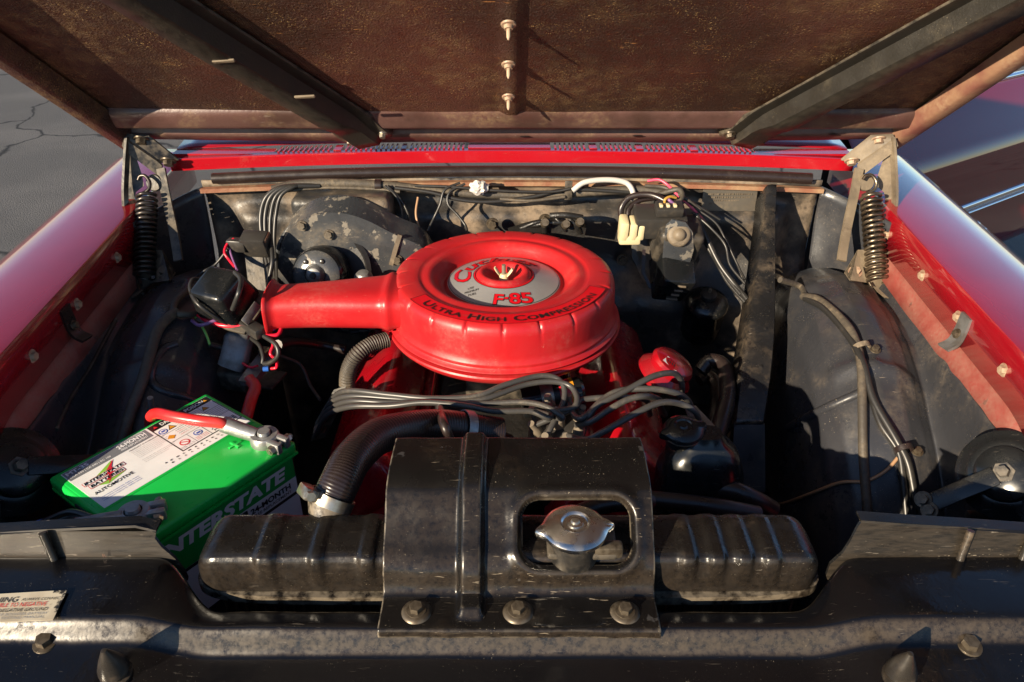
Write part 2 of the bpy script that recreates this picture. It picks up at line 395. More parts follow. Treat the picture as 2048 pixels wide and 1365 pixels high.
    rubber_tan=material('dusty_rubber_bumper', (0.020, 0.017, 0.014), 0.22, rough2=.4, dust=.6, dust_lo=.42, dust_col=(.17, .12, .075), speck=.5),
)

# asphalt with tarred cracks
def asphalt():
    m = material('asphalt', (0.090, 0.085, 0.080), 0.85, base2=(0.120, 0.112, 0.104), n_scale=1.3, bump=.006, b_scale=140, b_detail=8, dust=.5, dust_scale=3, dust_col=(.09, .082, .075), speck=.9, speck_col=(.23, .20, .17), speck_scale=220)
    nt = m.node_tree; N = nt.nodes; L = nt.links
    bsdf = N['Principled BSDF']
    src = bsdf.inputs['Base Color'].links[0].from_socket
    tc = N.new('ShaderNodeTexCoord')
    nz = N.new('ShaderNodeTexNoise'); nz.inputs['Scale'].default_value = 3.0; nz.inputs['Detail'].default_value = 8
    L.new(tc.outputs['Object'], nz.inputs['Vector'])
    vm = N.new('ShaderNodeVectorMath'); vm.operation = 'MULTIPLY_ADD'; vm.inputs[1].default_value = (0.4, 0.4, 0)
    L.new(nz.outputs['Color'], vm.inputs[0]); L.new(tc.outputs['Object'], vm.inputs[2])
    vo = N.new('ShaderNodeTexVoronoi'); vo.feature = 'DISTANCE_TO_EDGE'; vo.inputs['Scale'].default_value = 0.5
    L.new(vm.outputs[0], vo.inputs['Vector'])
    mr = N.new('ShaderNodeMapRange'); mr.inputs[1].default_value = 0.002; mr.inputs[2].default_value = 0.009
    L.new(vo.outputs['Distance'], mr.inputs[0])
    mx = N.new('ShaderNodeMix'); mx.data_type = 'RGBA'; mx.inputs[6].default_value = (0.012, 0.011, 0.010, 1)
    L.new(mr.outputs[0], mx.inputs[0]); L.new(src, mx.inputs[7]); L.new(mx.outputs[2], bsdf.inputs['Base Color'])
    return m
MT['asphalt'] = asphalt()

BOLT = bolt_me(MT['bolt']); BOLT_TAN = bolt_me(MT['bolt_tan'], 0.0065, 0.005, 0.010); BOLT_STEEL = bolt_me(MT['steel'], .006, .006, .009)

# ================================================================== THE SETTING
g = ob('ground', grid_me(lambda a, b: V((-60 + 120 * a, -40 + 120 * b, 0)), 4, 4, MT['asphalt']))
tag(g, 'grey cracked asphalt under the car', 'ground', kind='structure')

# the body of the car is one thing; its panels, hood, hinges and door are parts of it
CAR = thing('car', 'red car with its hood propped open over the engine bay', 'car', (0, 1.0, 0))
def lbl(o, label): o['label'] = label; return o

# ------------------------------------------------------------------ fenders
def fx(y): return 0.655 + 0.075 * (y - 0.84)
def fz(y): return 0.923 - 0.16 * (1 - sstep(0.45, 0.84, y))  # unseen front end shaped lower so sunlight reaches the battery
FP = [(0.0, -0.072), (0.0, -0.008), (0.003, -0.001), (0.012, 0.001), (0.05, 0.003), (0.095, 0.002), (0.135, -0.005), (0.165, -0.020), (0.19, -0.048), (0.205, -0.09), (0.215, -0.2), (0.212, -0.36), (0.195, -0.56)]
def fender(s, label, bolts):
    pts = FP
    n = len(pts) - 1
    def fn(a, b):
        y = lerp(0.25, 1.70, a); k = min(n, int(round(b * n))); dx, dz = pts[k]
        return V((s * (fx(y) + dx), y, fz(y) + dz))
    t = sk = lbl(ob('front_fender', grid_me(fn, 58, n, MT['red_body'], 40), CAR), label)
    if s > 0: sk.data.flip_normals()
    solid(sk, 0.002, 1.0)
    def fl(a, b):
        y = lerp(0.25, 1.45, a)
        return V((s * (fx(y) - 0.0005 - 0.011 * b + .002 * math.sin(b * 3.1)), y, fz(y) - 0.0722 - 0.036 * b - 0.003 * b * mnoise.noise(V((y * 9, b, s)))))
    ll = ob('mounting_flange', grid_me(fl, 60, 2, MT['red_dusty']), t)
    if s < 0: ll.data.flip_normals()
    solid(ll, 0.002, -1.0)
    for y in bolts:
        place('bolt', BOLT_TAN, (s * (fx(y) - 0.0005), y, fz(y) - 0.038), (-s, 0, 0), t)
    return t
fl_ = fender(-1, 'glossy red front fender alongside the green battery', (0.70, 0.90, 1.05, 1.22))
fr_ = fender(1, 'glossy red front fender beside the open door', (0.70, 0.865, 1.01, 1.15, 1.32))
# clips bolted over the flanges
for s, y, nm, lb in ((-1, 1.01, 'rubber_clip', 'dark rubber clip on the inner lip of the fender by the battery'), (1, 0.985, 'steel_clip', 'small bent steel clip on the inner lip of the fender beside the door')):
    t = thing(nm, lb, 'clip', (s * (fx(y) - .02), y, fz(y) - .08))
    m_ = MT['rubber'] if s < 0 else MT['capacitor']
    p = [V((s * (fx(y) - 0.004), y, fz(y) - 0.022)), V((s * (fx(y) - 0.006), y, fz(y) - 0.050)), V((s * (fx(y) - 0.012), y - .002, fz(y) - 0.066)), V((s * (fx(y) - 0.026), y - .004, fz(y) - 0.074))]
    bar('strap', m_, p, 0.004, 0.026, t, hint=(-s, 0, 0.3))
    place('bolt', BOLT, V((s * (fx(y) - 0.010), y, fz(y) - 0.052)), (-s, 0, .3), t, s=.7)

fb = ob('added_floor', bm_mesh(box_bm(1.30, 1.10, .02, .004, 1), MT['bay_dark']), CAR, M.Translation((0, .95, .325)))  # added dark floor, hides the sunlit ground in gaps of the bay
for s in (-1, 1): box('frame_rail', MT['bay_dark'], .09, 1.08, .11, (s * .395, .95, .395), fb, .01)

# ------------------------------------------------------------------ cowl panel
def cy(x): return 1.466 - 0.016 * (x / 0.6) ** 2
def cz(x): return -0.009 * (x / 0.6) ** 2
CW = 0.655
def cw_face(a, b):
    x = lerp(-CW, CW, a)
    prof = [(0.010, 0.9735), (0.0005, 0.9735), (0.0, 0.9930), (0.001, 0.9945), (0.012, 0.9965)]
    dy, z = prof[int(round(b * 4))]
    return V((x, cy(x) + dy, z + cz(x)))
t = lbl(solid(ob('cowl_panel', grid_me(cw_face, 60, 4, MT['red_cowl'], 35), CAR), .001, 1), 'red cowl panel with rows of air slots behind the engine')
def cw_top(a, b):
    x = lerp(-CW, CW, a); q = b * 6
    prof = [(0.045, 1.001), (0.07, 1.004), (0.11, 1.008), (0.15, 1.012), (0.19, 1.016), (0.22, 1.018), (0.26, 1.02)]
    dy, z = prof[int(round(q))]
    return V((x, cy(x) + dy, z + cz(x)))
solid(ob('top_panel', grid_me(cw_top, 40, 6, MT['red_body'], 50), t), .002, 1)
solid(ob('plenum', grid_me(lambda a, b: V((lerp(-CW, CW, a), cy(lerp(-CW, CW, a)) + lerp(.008, .06, b), 0.978 + cz(lerp(-CW, CW, a)))), 30, 1, MT['bay_dark']), t), .002, -1)
groups = [(-.46, -.345), (-.33, -.215), (-.205, -.085), (.075, .15), (.165, .24), (.255, .345), (.36, .47)]
bm = bmesh.new()
def slat(x, w):
    b2 = box_bm(w, 0.035, 0.010, 0.0006, 1, at=(x, cy(x) + 0.0285, 0.9935 + cz(x)))
    me = bpy.data.meshes.new('tmp'); b2.to_mesh(me); b2.free(); bm.from_mesh(me); bpy.data.meshes.remove(me)
prev = -CW
for a, b in groups:
    slat((prev + a) / 2, a - prev)
    k = int((b - a) / 0.0092)
    for i in range(1, k): slat(a + (b - a) * i / k, 0.0042)
    prev = b
slat((prev + CW) / 2, CW - prev)
tag(ob('slots', bm_mesh(bm, MT['red_cowl']), t), kind='stuff')
# rubber seal and pinch weld
s_ = tube('hood_seal', MT['rubber'], [(x, cy(x) - 0.014, 0.9605 + cz(x) * 1.2) for x in [-.575 + 1.15 * i / 12 for i in range(13)]], 0.0105, None, 12)
tag(s_, 'long black rubber weatherstrip tube lying along the red cowl lip', 'weatherstrip')

# ------------------------------------------------------------------ firewall
def fw(a, b):
    x = lerp(-0.60, 0.60, a); z = lerp(0.945, 0.30, b)
    y = cy(x) - 0.010 + 0.012 * sstep(0.945, 0.90, z)
    y -= 0.030 * sstep(0.90, 0.87, z) * (1 - sstep(0.52, 0.56, abs(x)))      # pressed step
    y -= 0.05 * sstep(0.80, 0.68, z)
    y += 0.014 * gauss(x - 0.40, 0.07) * sstep(.86, .82, z)
    y += 0.004 * mnoise.noise(V((x * 9, z * 9, 1.3)))
    return V((x, y, z))
t = lbl(solid(ob('firewall', grid_me(fw, 90, 60, MT['firewall'], 60), CAR), 0.004, 1), 'grimy dusty steel firewall behind the engine')
ob('pinch_weld', sweep_me([V((x, cy(x) - 0.018, 0.938 + cz(x))) for x in [-.6 + 1.2 * i / 40 for i in range(41)]], rect(.008, .014), MT['rust'], (0, 0, 1)), t)
for s in (-1, 1):      # cowl side panels reaching out to the fenders
    def side(a, b, s=s):
        z = lerp(0.935, 0.35, b); x = lerp(0.598, 0.705, a); y = lerp(cy(0.598) - 0.012, 1.29, a ** 1.5) - .02 * sstep(.9, .7, z) + .003 * mnoise.noise(V((x * 20, z * 12, s)))
        return V((s * x, y, z - 0.03 * a))
    o = ob('side_panel', grid_me(side, 16, 30, MT['black_inner']), t); solid(o, 0.003, -1 if s > 0 else 1)
# identification plate
pl = ob('data_plate', bm_mesh(box_bm(0.105, 0.0015, 0.042, 0.0004, 1), MT['plate']), CAR, M.Translation((0.425, cy(.425) - 0.016, 0.9045)) @ M.Rotation(R(-6), 4, 'X') @ M.Rotation(R(-2.5), 4, 'Z'))
bm = bmesh.new()
for row, wdt in enumerate((.085, .080, .060, .075, .045)):
    x = -wdt / 2
    while x < wdt / 2:
        w = random.uniform(.0012, .0034)
        bmesh.ops.create_cube(bm, size=1, matrix=M.Translation((.425 + x, cy(.425) - .0172 - .0010 * (2 - row), .9185 - row * .0068)) @ M.Diagonal((w, .0006, .0030, 1)))
        x += w + random.uniform(.0008, .003)
tag(ob('stamping', bm_mesh(bm, MT['hinge']), pl), kind='stuff')
for i, (u, v) in enumerate(((985, 448), (1090, 440), (1245, 520), (1385, 505))):
    p = Y(u, v, 1.405); place('bolt', BOLT, p, (0, -1, .1), t, s=1.1)

# ------------------------------------------------------------------ inner fenders
from mathutils.bvhtree import BVHTree
TUB = {}
def wheelhouse(s, label):
    prof = [(0.6445, 0.820), (0.638, 0.812), (0.629, 0.804), (0.619, 0.808), (0.602, 0.823), (0.577, 0.835), (0.547, 0.836), (0.517, 0.825), (0.491, 0.803), (0.471, 0.767), (0.459, 0.70), (0.453, 0.60), (0.448, 0.33)]
    n = len(prof) - 1
    def fn(a, b):
        y = lerp(0.60, 1.37, a); q = b * n; i = min(n - 1, int(q)); f = q - i
        x = lerp(prof[i][0], prof[i + 1][0], f); z = lerp(prof[i][1], prof[i + 1][1], f)
        ox = 0.09 * (y - 0.84) * (1 if b < .3 else .75)
        dr = 0.0
        if y < 1.15: dr = (0.39 - math.sqrt(max(0.006, 0.39 ** 2 - (1.15 - y) ** 2))) if y > .79 else .240 + (.79 - y) * 1.3
        if y > 1.24: dr += 0.5 * (y - 1.24) ** 1.2
        w = sstep(0.03, 0.26, b)
        z -= dr * w * (1 if z > .5 else sstep(.33, .5, z))
        # narrow toward the front
        x2 = x + ox + (0.03 * sstep(.95, .7, y)) * w
        # pressed bead across the panel
        d = (y - (1.02 - 0.25 * (x - .46)))
        z += 0.009 * gauss(d, 0.011) * sstep(.25, .4, b) * (1 - sstep(.62, .74, b))
        z += 0.004 * mnoise.noise(V((x * 8, y * 8, s * 3.0))) * w + .002 * mnoise.noise(V((x * 30, y * 30, s)))
        return V((s * x2, y, z))
    t = o = lbl(ob('inner_fender', grid_me(fn, 100, 72, MT['black_inner'], 80), CAR), label)
    if s < 0: o.data.flip_normals()
    TUB[s] = BVHTree.FromPolygons([v.co.copy() for v in o.data.vertices], [tuple(p.vertices) for p in o.data.polygons])
    solid(o, 0.003, -1)
    return t
def on_tub(s, u, v, lift=.006):
    p, n, i, d = TUB[s].ray_cast(CAM, ray(u, v).normalized())
    if p is None: return None
    return p - ray(u, v).normalized() * lift + V((0, 0, lift * .5))
WHL = wheelhouse(-1, 'black inner fender panel in shade behind the battery')
WH = wheelhouse(1, 'black inner fender panel carrying the taped wiring loom')
def bead(s, par, pts, r, mat, lift, name='pressed_bead'):
    p = [on_tub(s, u, v, lift) for u, v in pts]
    tube(name, MT[mat], [q for q in p if q is not None], r, par, 10)
bead(1, WH, [(1578, 856), (1610, 838), (1650, 818), (1690, 800), (1722, 786)], .0075, 'black_inner', -.001)
bead(-1, WHL, [(352, 688), (326, 700), (305, 735), (303, 762), (322, 780), (360, 792), (400, 806)], .0070, 'black_inner', -.001)
bead(-1, WHL, [(232, 640), (205, 690), (178, 740), (140, 800), (112, 860)], .0035, 'hinge_dark', .0005, 'sealer_bead')

# ------------------------------------------------------------------ radiator support
PC = [(.540, .740), (.540, .798), (.537, .806), (.528, .8095), (.516, .8125), (.511, .8120), (.507, .8085), (.499, .7935), (.4955, .7895), (.489, .7875), (.465, .7865), (.43, .784), (.40, .776), (.395, .70), (.395, .35)]
PS = [(.602, .780), (.600, .818), (.593, .8235), (.560, .8255), (.525, .8255), (.5155, .8245), (.510, .8200), (.502, .8070), (.4965, .8030), (.485, .8010), (.455, .798), (.42, .792), (.398, .780), (.39, .70), (.39, .35)]
XC = [-.84 + 1.68 * i / 168 for i in range(169)]
def rsz(a, b):
    x = lerp(-.74, .74, a); n = len(PC) - 1; k = min(n, int(round(b * n)))
    w = sstep(.295, .375, abs(x + .005))
    yy = lerp(PC[k][0], PS[k][0], w); zz = lerp(PC[k][1], PS[k][1], w)
    return V((x, yy, zz + .0012 * mnoise.noise(V((x * 14, yy * 30, 4)))))
t = RS = o = lbl(ob('radiator_support', grid_me(rsz, 150, len(PC) - 1, MT['black_panel'], 60), CAR), 'black radiator support panel across the front of the bay'); o.data.flip_normals()
sb = o.modifiers.new('soften', 'SUBSURF'); sb.levels = sb.render_levels = 2
solid(o, 0.003, -1)
def baffle(pts, y, ribs, mat):
    # upright air dam, leaning back and folded over along its top
    poly = [Y(u, v, yy) for u, v, yy in pts]
    b = prism('air_baffle', mat, poly, (0, 0.003, 0.0015), RS)
    for (u0, v0, u1, v1) in ribs:
        tube('rib', MT['rubber_tan'], [Y(u0, v0, y + .010), Y((u0 + u1) / 2, (v0 + v1) / 2, y + .004), Y(u1, v1, y - .003)], 0.0042, RS, 8)
    return b
bl_ = [(-260, 1075), (0, 1070), (90, 1064), (270, 1056), (312, 1066), (310, 1078), (322, 1094), (350, 1118), (370, 1146), (376, 1160), (368, 1170), (345, 1168), (310, 1156), (270, 1150), (0, 1155), (-260, 1160)]
def bmap(l, y0): return [(u, v, y0 + .016 * (1160 - v) / 100) for u, v in l]
b_ = baffle(bmap(bl_, .588), .588, [(85, 1066, 122, 1150)], MT['baffle'])
prism('baffle_fold', MT['baffle'], [Y(u, v, .588 + .0155) for u, v in ((-260, 1075), (0, 1070), (90, 1064), (270, 1056), (312, 1066))] + [Y(u, v, .6045) + V((0, .014, .0005)) for u, v in ((312, 1066), (270, 1056), (90, 1064), (0, 1070), (-260, 1075))], (0, .001, .0025), RS)
br_ = [(1652, 1152), (1660, 1130), (1685, 1108), (1700, 1085), (1716, 1054), (1722, 1046), (1800, 1052), (1935, 1060), (2048, 1068), (2300, 1086), (2300, 1170), (2048, 1158), (1900, 1153), (1770, 1150), (1740, 1152), (1722, 1163), (1690, 1164), (1655, 1160)]
b_ = baffle(bmap(br_, .588), .588, [(1942, 1062, 1908, 1152), (2062, 1076, 2030, 1156)], MT['baffle'])
prism('baffle_fold', MT['baffle'], [Y(u, v, .6045) for u, v in ((1722, 1046), (1800, 1052), (1935, 1060), (2048, 1068), (2300, 1086))] + [Y(u, v, .6045) + V((0, .014, .0005)) for u, v in ((2300, 1086), (2048, 1068), (1935, 1060), (1800, 1052), (1722, 1046))], (0, .001, .0025), RS)
for u, v, zz in ((92, 1286, .8025), (1938, 1292, .8025)):
    place('bolt', BOLT, Z(u, v, zz), (0, -.12, 1), t, s=1.1)
CONE = lathe_me([(0, .044), (.003, .0435), (.0045, .040), (.010, .028), (.0155, .014), (.0165, .008), (.013, .003), (.013, 0), (.017, -.001), (.016, -.006), (0, -.006)], MT['rubber_tan'], 28)
for u, v in ((232, 1346), (1797, 1352)):
    p = Z(u, v, .802); place('hood_bumper', CONE, p, (0, -.1, 1), t, s=.86)
lettering('paint_mark', MT['hood_beam'], 'R', lambda x, y: Y(208, 1112, .5945) + V((x, -.0022, y)), h=.005, parent=RS)
# warning sticker
st = prism('warning_sticker', MT['sticker'], [Z(-70, 1193, .8275), Z(135, 1181, .8275), Z(106, 1241, .8275), Z(-110, 1250, .8275)], (0, 0, .0006), CAR)
def on_sup(u0, v0, u1, v1):
    a = Z(u0, v0, .8285); b = Z(u1, v1, .8285); e = (b - a).normalized(); up = V((-e.y, e.x, 0))
    return lambda x, y: a + e * x + up * y
for s, mt, u0, v0, w, h in (('WARNING', 'ink', -62, 1208, .046, .0065), ('ALWAYS CONNECT', 'ink', 42, 1202, .040, .0032), ('GROUND CABLE TO NEGATIVE', 'ink_red', -75, 1218, .080, .0050),
                            ('TERMINAL TO NEGATIVE GROUND', 'ink', -78, 1228, .082, .0040), ('FAST CHARGER OR BOOSTER BATTERY', 'ink_grey', -80, 1236, .082, .0030), ('SEE ELECTRICAL TESTING MANUAL', 'ink_grey', -82, 1243, .080, .0030)):
    lettering('lettering', MT[mt], s, on_sup(u0, v0, u0 + 100, v0 - 4), w=w, h=h, parent=st)

# ------------------------------------------------------------------ radiator
t = thing('radiator', 'black ribbed radiator tank behind the front panel', 'radiator', (0, .61, .35))
X0, X1 = -.335, .327
TP = [(.567, .800), (.5655, .804), (.5650, .812), (.5652, .824), (.5660, .836), (.5672, .8425), (.5700, .8470), (.5755, .8495), (.588, .8505), (.604, .8510), (.620, .8505), (.6305, .8485), (.6365, .841), (.638, .825), (.638, .800)]
ribsx = [(-.255, .010), (-.202, .007), (-.150, .008), (.182, .0085), (.212, .0085), (.240, .0085), (.268, .0085)]
def tank(a, b):
    # spacing along x is closer at the rounded ends
    x = lerp(X0, X1, a); n = len(TP) - 1; q = b * n; i = min(n - 1, int(q)); f = q - i
    yy = lerp(TP[i][0], TP[i + 1][0], f); zz = lerp(TP[i][1], TP[i + 1][1], f)
    e = min(x - X0, X1 - x); rr = .030
    if e < rr:
        k = math.sqrt(max(0, 1 - (1 - e / rr) ** 2)); h = 0
        zz = .80 + (zz - .80) * (0.55 * k + .45 * k ** .35) if e > 0 else .80 + (zz - .80) * .0
        yy = lerp(.61, yy, .45 + .55 * k)
    d = 0
    for rx, rw in ribsx:
        d += .0058 * (sstep(-rw - .003, -rw + .004, x - rx) - sstep(rw - .004, rw + .003, x - rx))
    prof = math.sin(math.pi * min(1, max(0, (b - .08) / .8)))
    yy -= d * prof * (1 if b < .55 else -.5); zz += d * .6 * prof
    return V((x, yy, zz + .0006 * mnoise.noise(V((x * 40, yy * 60, zz * 60)))))
o = ob('tank', grid_me(tank, 240, 42, MT['black_tank'], 80), t); o.data.flip_normals()
seam = []
for i in range(48):
    a = 2 * math.pi * i / 48; cx_, cy_ = math.cos(a), math.sin(a)
    sx = math.copysign(abs(cx_) ** .28, cx_); sy = math.copysign(abs(cy_) ** .45, cy_)
    seam.append(V(((X0 + X1) / 2 + sx * ((X1 - X0) / 2 + .006), .610 + sy * .051, .788)))
ob('seam_flange', prism('tmp', MT['black_tank'], seam, (0, 0, .0115)).data, t); bpy.data.objects.remove(bpy.data.objects['tmp'])
ob('core', bm_mesh(box_bm(.63, .055, .42, .002, 1), MT['bay_dark']), t, M.Translation((-.004, .612, .577)))
bm = bmesh.new()
for i in range(60):
    b2 = box_bm(.0016, .004, .40, 0, 1, at=(-.004 - .31 + .62 * i / 59, .5825, .585)); me = bpy.data.meshes.new('tmp'); b2.to_mesh(me); b2.free(); bm.from_mesh(me); bpy.data.meshes.remove(me)
tag(ob('fins', bm_mesh(bm, MT['bolt']), t), kind='stuff')
capc = Z(1150, 1056, .885)
nk = lathe('filler_neck', MT['hinge_dark'], [(.0, -.04), (.024, -.04), (.024, -.012), (.027, -.010), (.027, -.004), (.0, -.004)], capc, t, n=32)
box('neck_base', MT['hinge_dark'], .072, .040, .010, capc + V((.008, .004, -.026)), t, .004)
box('drain_spout', MT['bolt'], .03, .014, .016, capc + V((.034, -.008, -.022)), nk, .004)
inlet = Z(668, 1012, .84)
# tank neck for the top hose
lathe('hose_neck', MT['black_tank'], [(0, -.03), (.021, -.03), (.021, .03), (.0, .03)], inlet + V((-.004, -.016, -.006)), t, axis=(-.1, .62, .6), n=24)

# radiator cap
def capfn(a, r, z, j):
    if r > .030:
        k = max(gauss(math.atan2(math.sin(a - .12), math.cos(a - .12)), .20), gauss(math.atan2(math.sin(a - math.pi - .12), math.cos(a - math.pi - .12)), .20))
        r += .0085 * k; z -= .0015 * k
    return r, z
RC = lathe('radiator_cap', MT['chrome'], [(0, .0085), (.006, .0085), (.0078, .0078), (.0085, .0062), (.0125, .0060), (.0145, .0078), (.0155, .0082), (.020, .0068), (.027, .0045), (.0305, .0030), (.0325, .0008), (.0325, -.0035), (.0310, -.0055), (.029, -.0055), (.028, -.001), (0, -.001)], capc, t, n=96, fn=capfn)
lathe('rivet', MT['steel'], [(0, .0105), (.0035, .0102), (.0048, .009), (.0048, .006), (0, .006)], capc, RC, n=20)
lbl(RC, 'silver two-eared pressure cap on the radiator filler')

# ------------------------------------------------------------------ top bracket over the radiator
t = thing('radiator_bracket', 'worn black stamped bracket with a cut-out around the radiator cap', 'bracket', (0, .53, .81))
prof = spline([(0, .700, .901), (0, .665, .9045), (0, .634, .904), (0, .617, .900), (0, .606, .891), (0, .590, .874), (0, .577, .862), (0, .565, .853), (0, .5565, .842), (0, .5515, .826), (0, .546, .8185), (0, .536, .8165), (0, .517, .8165), (0, .509, .8165), (0, .5045, .8150), (0, .5035, .807)], 14)
S = [0]
for i in range(1, len(prof)): S.append(S[-1] + (prof[i] - prof[i - 1]).length)
ST = S[-1]
def pt_s(s):
    s = min(max(s, 0), ST - 1e-6)
    for i in range(1, len(S)):
        if S[i] >= s:
            f = (s - S[i - 1]) / (S[i] - S[i - 1]); p = prof[i - 1].lerp(prof[i], f); tg = (prof[i] - prof[i - 1]).normalized(); break
    return p, V((0, tg.z, -tg.y)) * (-1)
XA, XB = -.132, .146
# opening, in (x, s): centre, half sizes, corner radius
def s_of(yv):
    return min(range(len(prof)), key=lambda i: abs(prof[i].y - yv))
o0, o1 = S[s_of(.6065)], S[s_of(.5600)]
OC, OH, OR = ((.011 + .122) / 2, (o0 + o1) / 2), ((.122 - .011) / 2, (o1 - o0) / 2), .019
def sdf(x, s):
    qx, qy = abs(x - OC[0]) - OH[0] + OR, abs(s - OC[1]) - OH[1] + OR
    return math.hypot(max(qx, 0), max(qy, 0)) + min(max(qx, qy), 0) - OR
NX, NS = 150, 120
def brk(x, s, extra=True):
    p, nrm = pt_s(s)
    if nrm.z < 0: nrm = -nrm
    d = .0095 * (sstep(-.0575, -.0495, x) - sstep(-.0335, -.0265, x)) * (sstep(-.002, .004, s) if s < .02 else 1) * (1 - sstep(ST - .030, ST - .018, s))
    sd = sdf(x, s)
    d += .0045 * gauss(sd - .008, .0075) if sd > 0 else .0045 * gauss(.008, .0075)
    d -= .0035 * sstep(.006, 0, sd)
    d += .0012 * mnoise.noise(V((x * 25, s * 25, 2))) + .001 * sstep(.09, .14, x) * math.sin(s * 60)
    w = 1 + .0  # edges flare a touch toward the bottom
    return V((x * w, p.y, p.z)) + nrm * d
bm = bmesh.new()
gv = {}
for i in range(NX + 1):
    for j in range(NS + 1):
        x = lerp(XA, XB, i / NX); s = ST * j / NS
        gv[i, j] = [x, s]
used = [(i, j) for i in range(NX) for j in range(NS) if sdf(lerp(XA, XB, (i + .5) / NX), ST * (j + .5) / NS) > 0]
us = set(used); bv = {}
def getv(i, j):
    if (i, j) not in bv:
        x, s = gv[i, j]
        # pull the rim of the hole onto its true outline
        if 0 < i < NX and 0 < j < NS and not all(q in us for q in ((i, j), (i - 1, j), (i, j - 1), (i - 1, j - 1))):
            for _ in range(3):
                e = 1e-4; d0 = sdf(x, s); gx = (sdf(x + e, s) - d0) / e; gs = (sdf(x, s + e) - d0) / e; gl = gx * gx + gs * gs + 1e-9
                x -= d0 * gx / gl; s -= d0 * gs / gl
        bv[i, j] = bm.verts.new(brk(x, s))
    return bv[i, j]
for (i, j) in used: bm.faces.new([getv(i, j), getv(i + 1, j), getv(i + 1, j + 1), getv(i, j + 1)])
o = ob('plate', bm_mesh(bm, MT['black_gloss'], 70), t)
me_ = o.data
if sum(p.normal.z for p in me_.polygons) < 0: me_.flip_normals()
solid(o, .0022, -1)
for u, v in ((833, 1224), (1036, 1224), (1250, 1226)):
    p = Z(u, v, .8165)
    lathe('washer', MT['bolt'], [(0, .003), (.012, .003), (.0145, .0015), (.0155, 0), (0, 0)], p, t, n=28)
    place('bolt', BOLT, p + V((0, 0, .002)), (0, -.05, 1), t, s=.95)

# ================================================================== AIR CLEANER
AC = V((-.0135, 1.155, 0.890))
t = thing('air_cleaner', 'round red air cleaner housing with snorkel and silver centre label', 'air cleaner', AC + V((0, 0, -.13)))
ACT = t
lid = [(0.0, -.018), (.012, -.018), (.021, -.015), (.028, -.008), (.032, -.0015), (.0365, .0012), (.0410, .0002), (.0440, -.0035), (.0460, -.0060), (.060, -.0095), (.080, -.0145), (.0955, -.0185), (.098, -.0210), (.1005, -.0215), (.1055, -.0190), (.1115, -.0105), (.1165, -.0040), (.1215, -.0010), (.1265, -.0006), (.1325, -.0022), (.1370, -.0026), (.1395, -.0012), (.1425, -.0002), (.150, 0.0), (.160, .0), (.170, -.0008), (.1755, -.0028), (.1795, -.0065), (.1820, -.0115), (.1833, -.019), (.1840, -.035), (.1845, -.053), (.1852, -.060), (.1880, -.0640), (.1888, -.0665), (.1872, -.0690), (.1875, -.0715), (.1925, -.0735), (.1940, -.0755), (.1925, -.0775), (.187, -.0775)]
def dent(a, r, z, j):
    wv = mnoise.noise(V((r * math.cos(a) * 14, r * math.sin(a) * 14, z * 14)))
    r += .0007 * wv * (1 if r > .17 else 0); z += .0005 * wv * (1 if .1 < r < .17 else 0)
    if r > .160 and z > -.030:
        k = (a / (2 * math.pi) * 20 + .5) % 1 - .5
        q = gauss(k * 18 * math.pi / 180 * .18, .0020) * sstep(.160, .166, r) * (1 - sstep(-.020, -.030, -abs(z) if False else z) if False else 1)
        q *= 1 - sstep(.012, .022, -z)
        r -= .0028 * q * sstep(.0, .012, -z + .002); z -= .0030 * q * (1 - sstep(.006, .02, -z))
    return r, z
lid_o = lathe('lid', MT['red_satin'], lid, AC, t, n=480, fn=dent, angle=70)
base = [(.0, -.108), (.10, -.108), (.170, -.104), (.186, -.098), (.1945, -.0890), (.1965, -.0840), (.1950, -.0815), (.1905, -.0805), (.184, -.0805)]
bs = lathe('base_pan', MT['red_satin'], base, AC, t, n=120)
lathe('base_neck', MT['bay_dark'], [(.07, -.10), (.065, -.15), (.0, -.15)], AC, t, n=40)
# centre label
slope = lambda r: lerp(-.0060, -.0185, (r - .046) / (.0955 - .046)) + .0006
def on_cone(r, a, h=0.0): return AC + V((r * math.cos(a), r * math.sin(a), slope(r) + h))
vs_, fs = [], []
NA = 96
for ri, r in enumerate((.0475, .060, .075, .0935)):
    for i in range(NA):
        vs_.append(on_cone(r, 2 * math.pi * i / NA))
for ri in range(3):
    for i in range(NA): fs.append((ri * NA + i, ri * NA + (i + 1) % NA, (ri + 1) * NA + (i + 1) % NA, (ri + 1) * NA + i))
lab = ob('centre_label', pd_mesh(vs_, fs, MT['silver_label'], normals=True), t)
def ring(name, mat, r0, r1, h, parent, a0=0, a1=2 * math.pi, zf=slope, n=96):
    vs2 = []; f2 = []
    for i in range(n + 1):
        a = lerp(a0, a1, i / n)
        for r in (r0, r1): vs2.append(AC + V((r * math.cos(a), r * math.sin(a), zf(r) + h)))
    for i in range(n): f2.append((2 * i, 2 * i + 2, 2 * i + 3, 2 * i + 1))
    return ob(name, pd_mesh(vs2, f2, mat), parent)
ring('border', MT['ink'], .0912, .0922, .0004, lab); ring('border', MT['ink'], .0498, .0508, .0004, lab); ring('border', MT['red_decal'], .0477, .0498, .0004, lab)
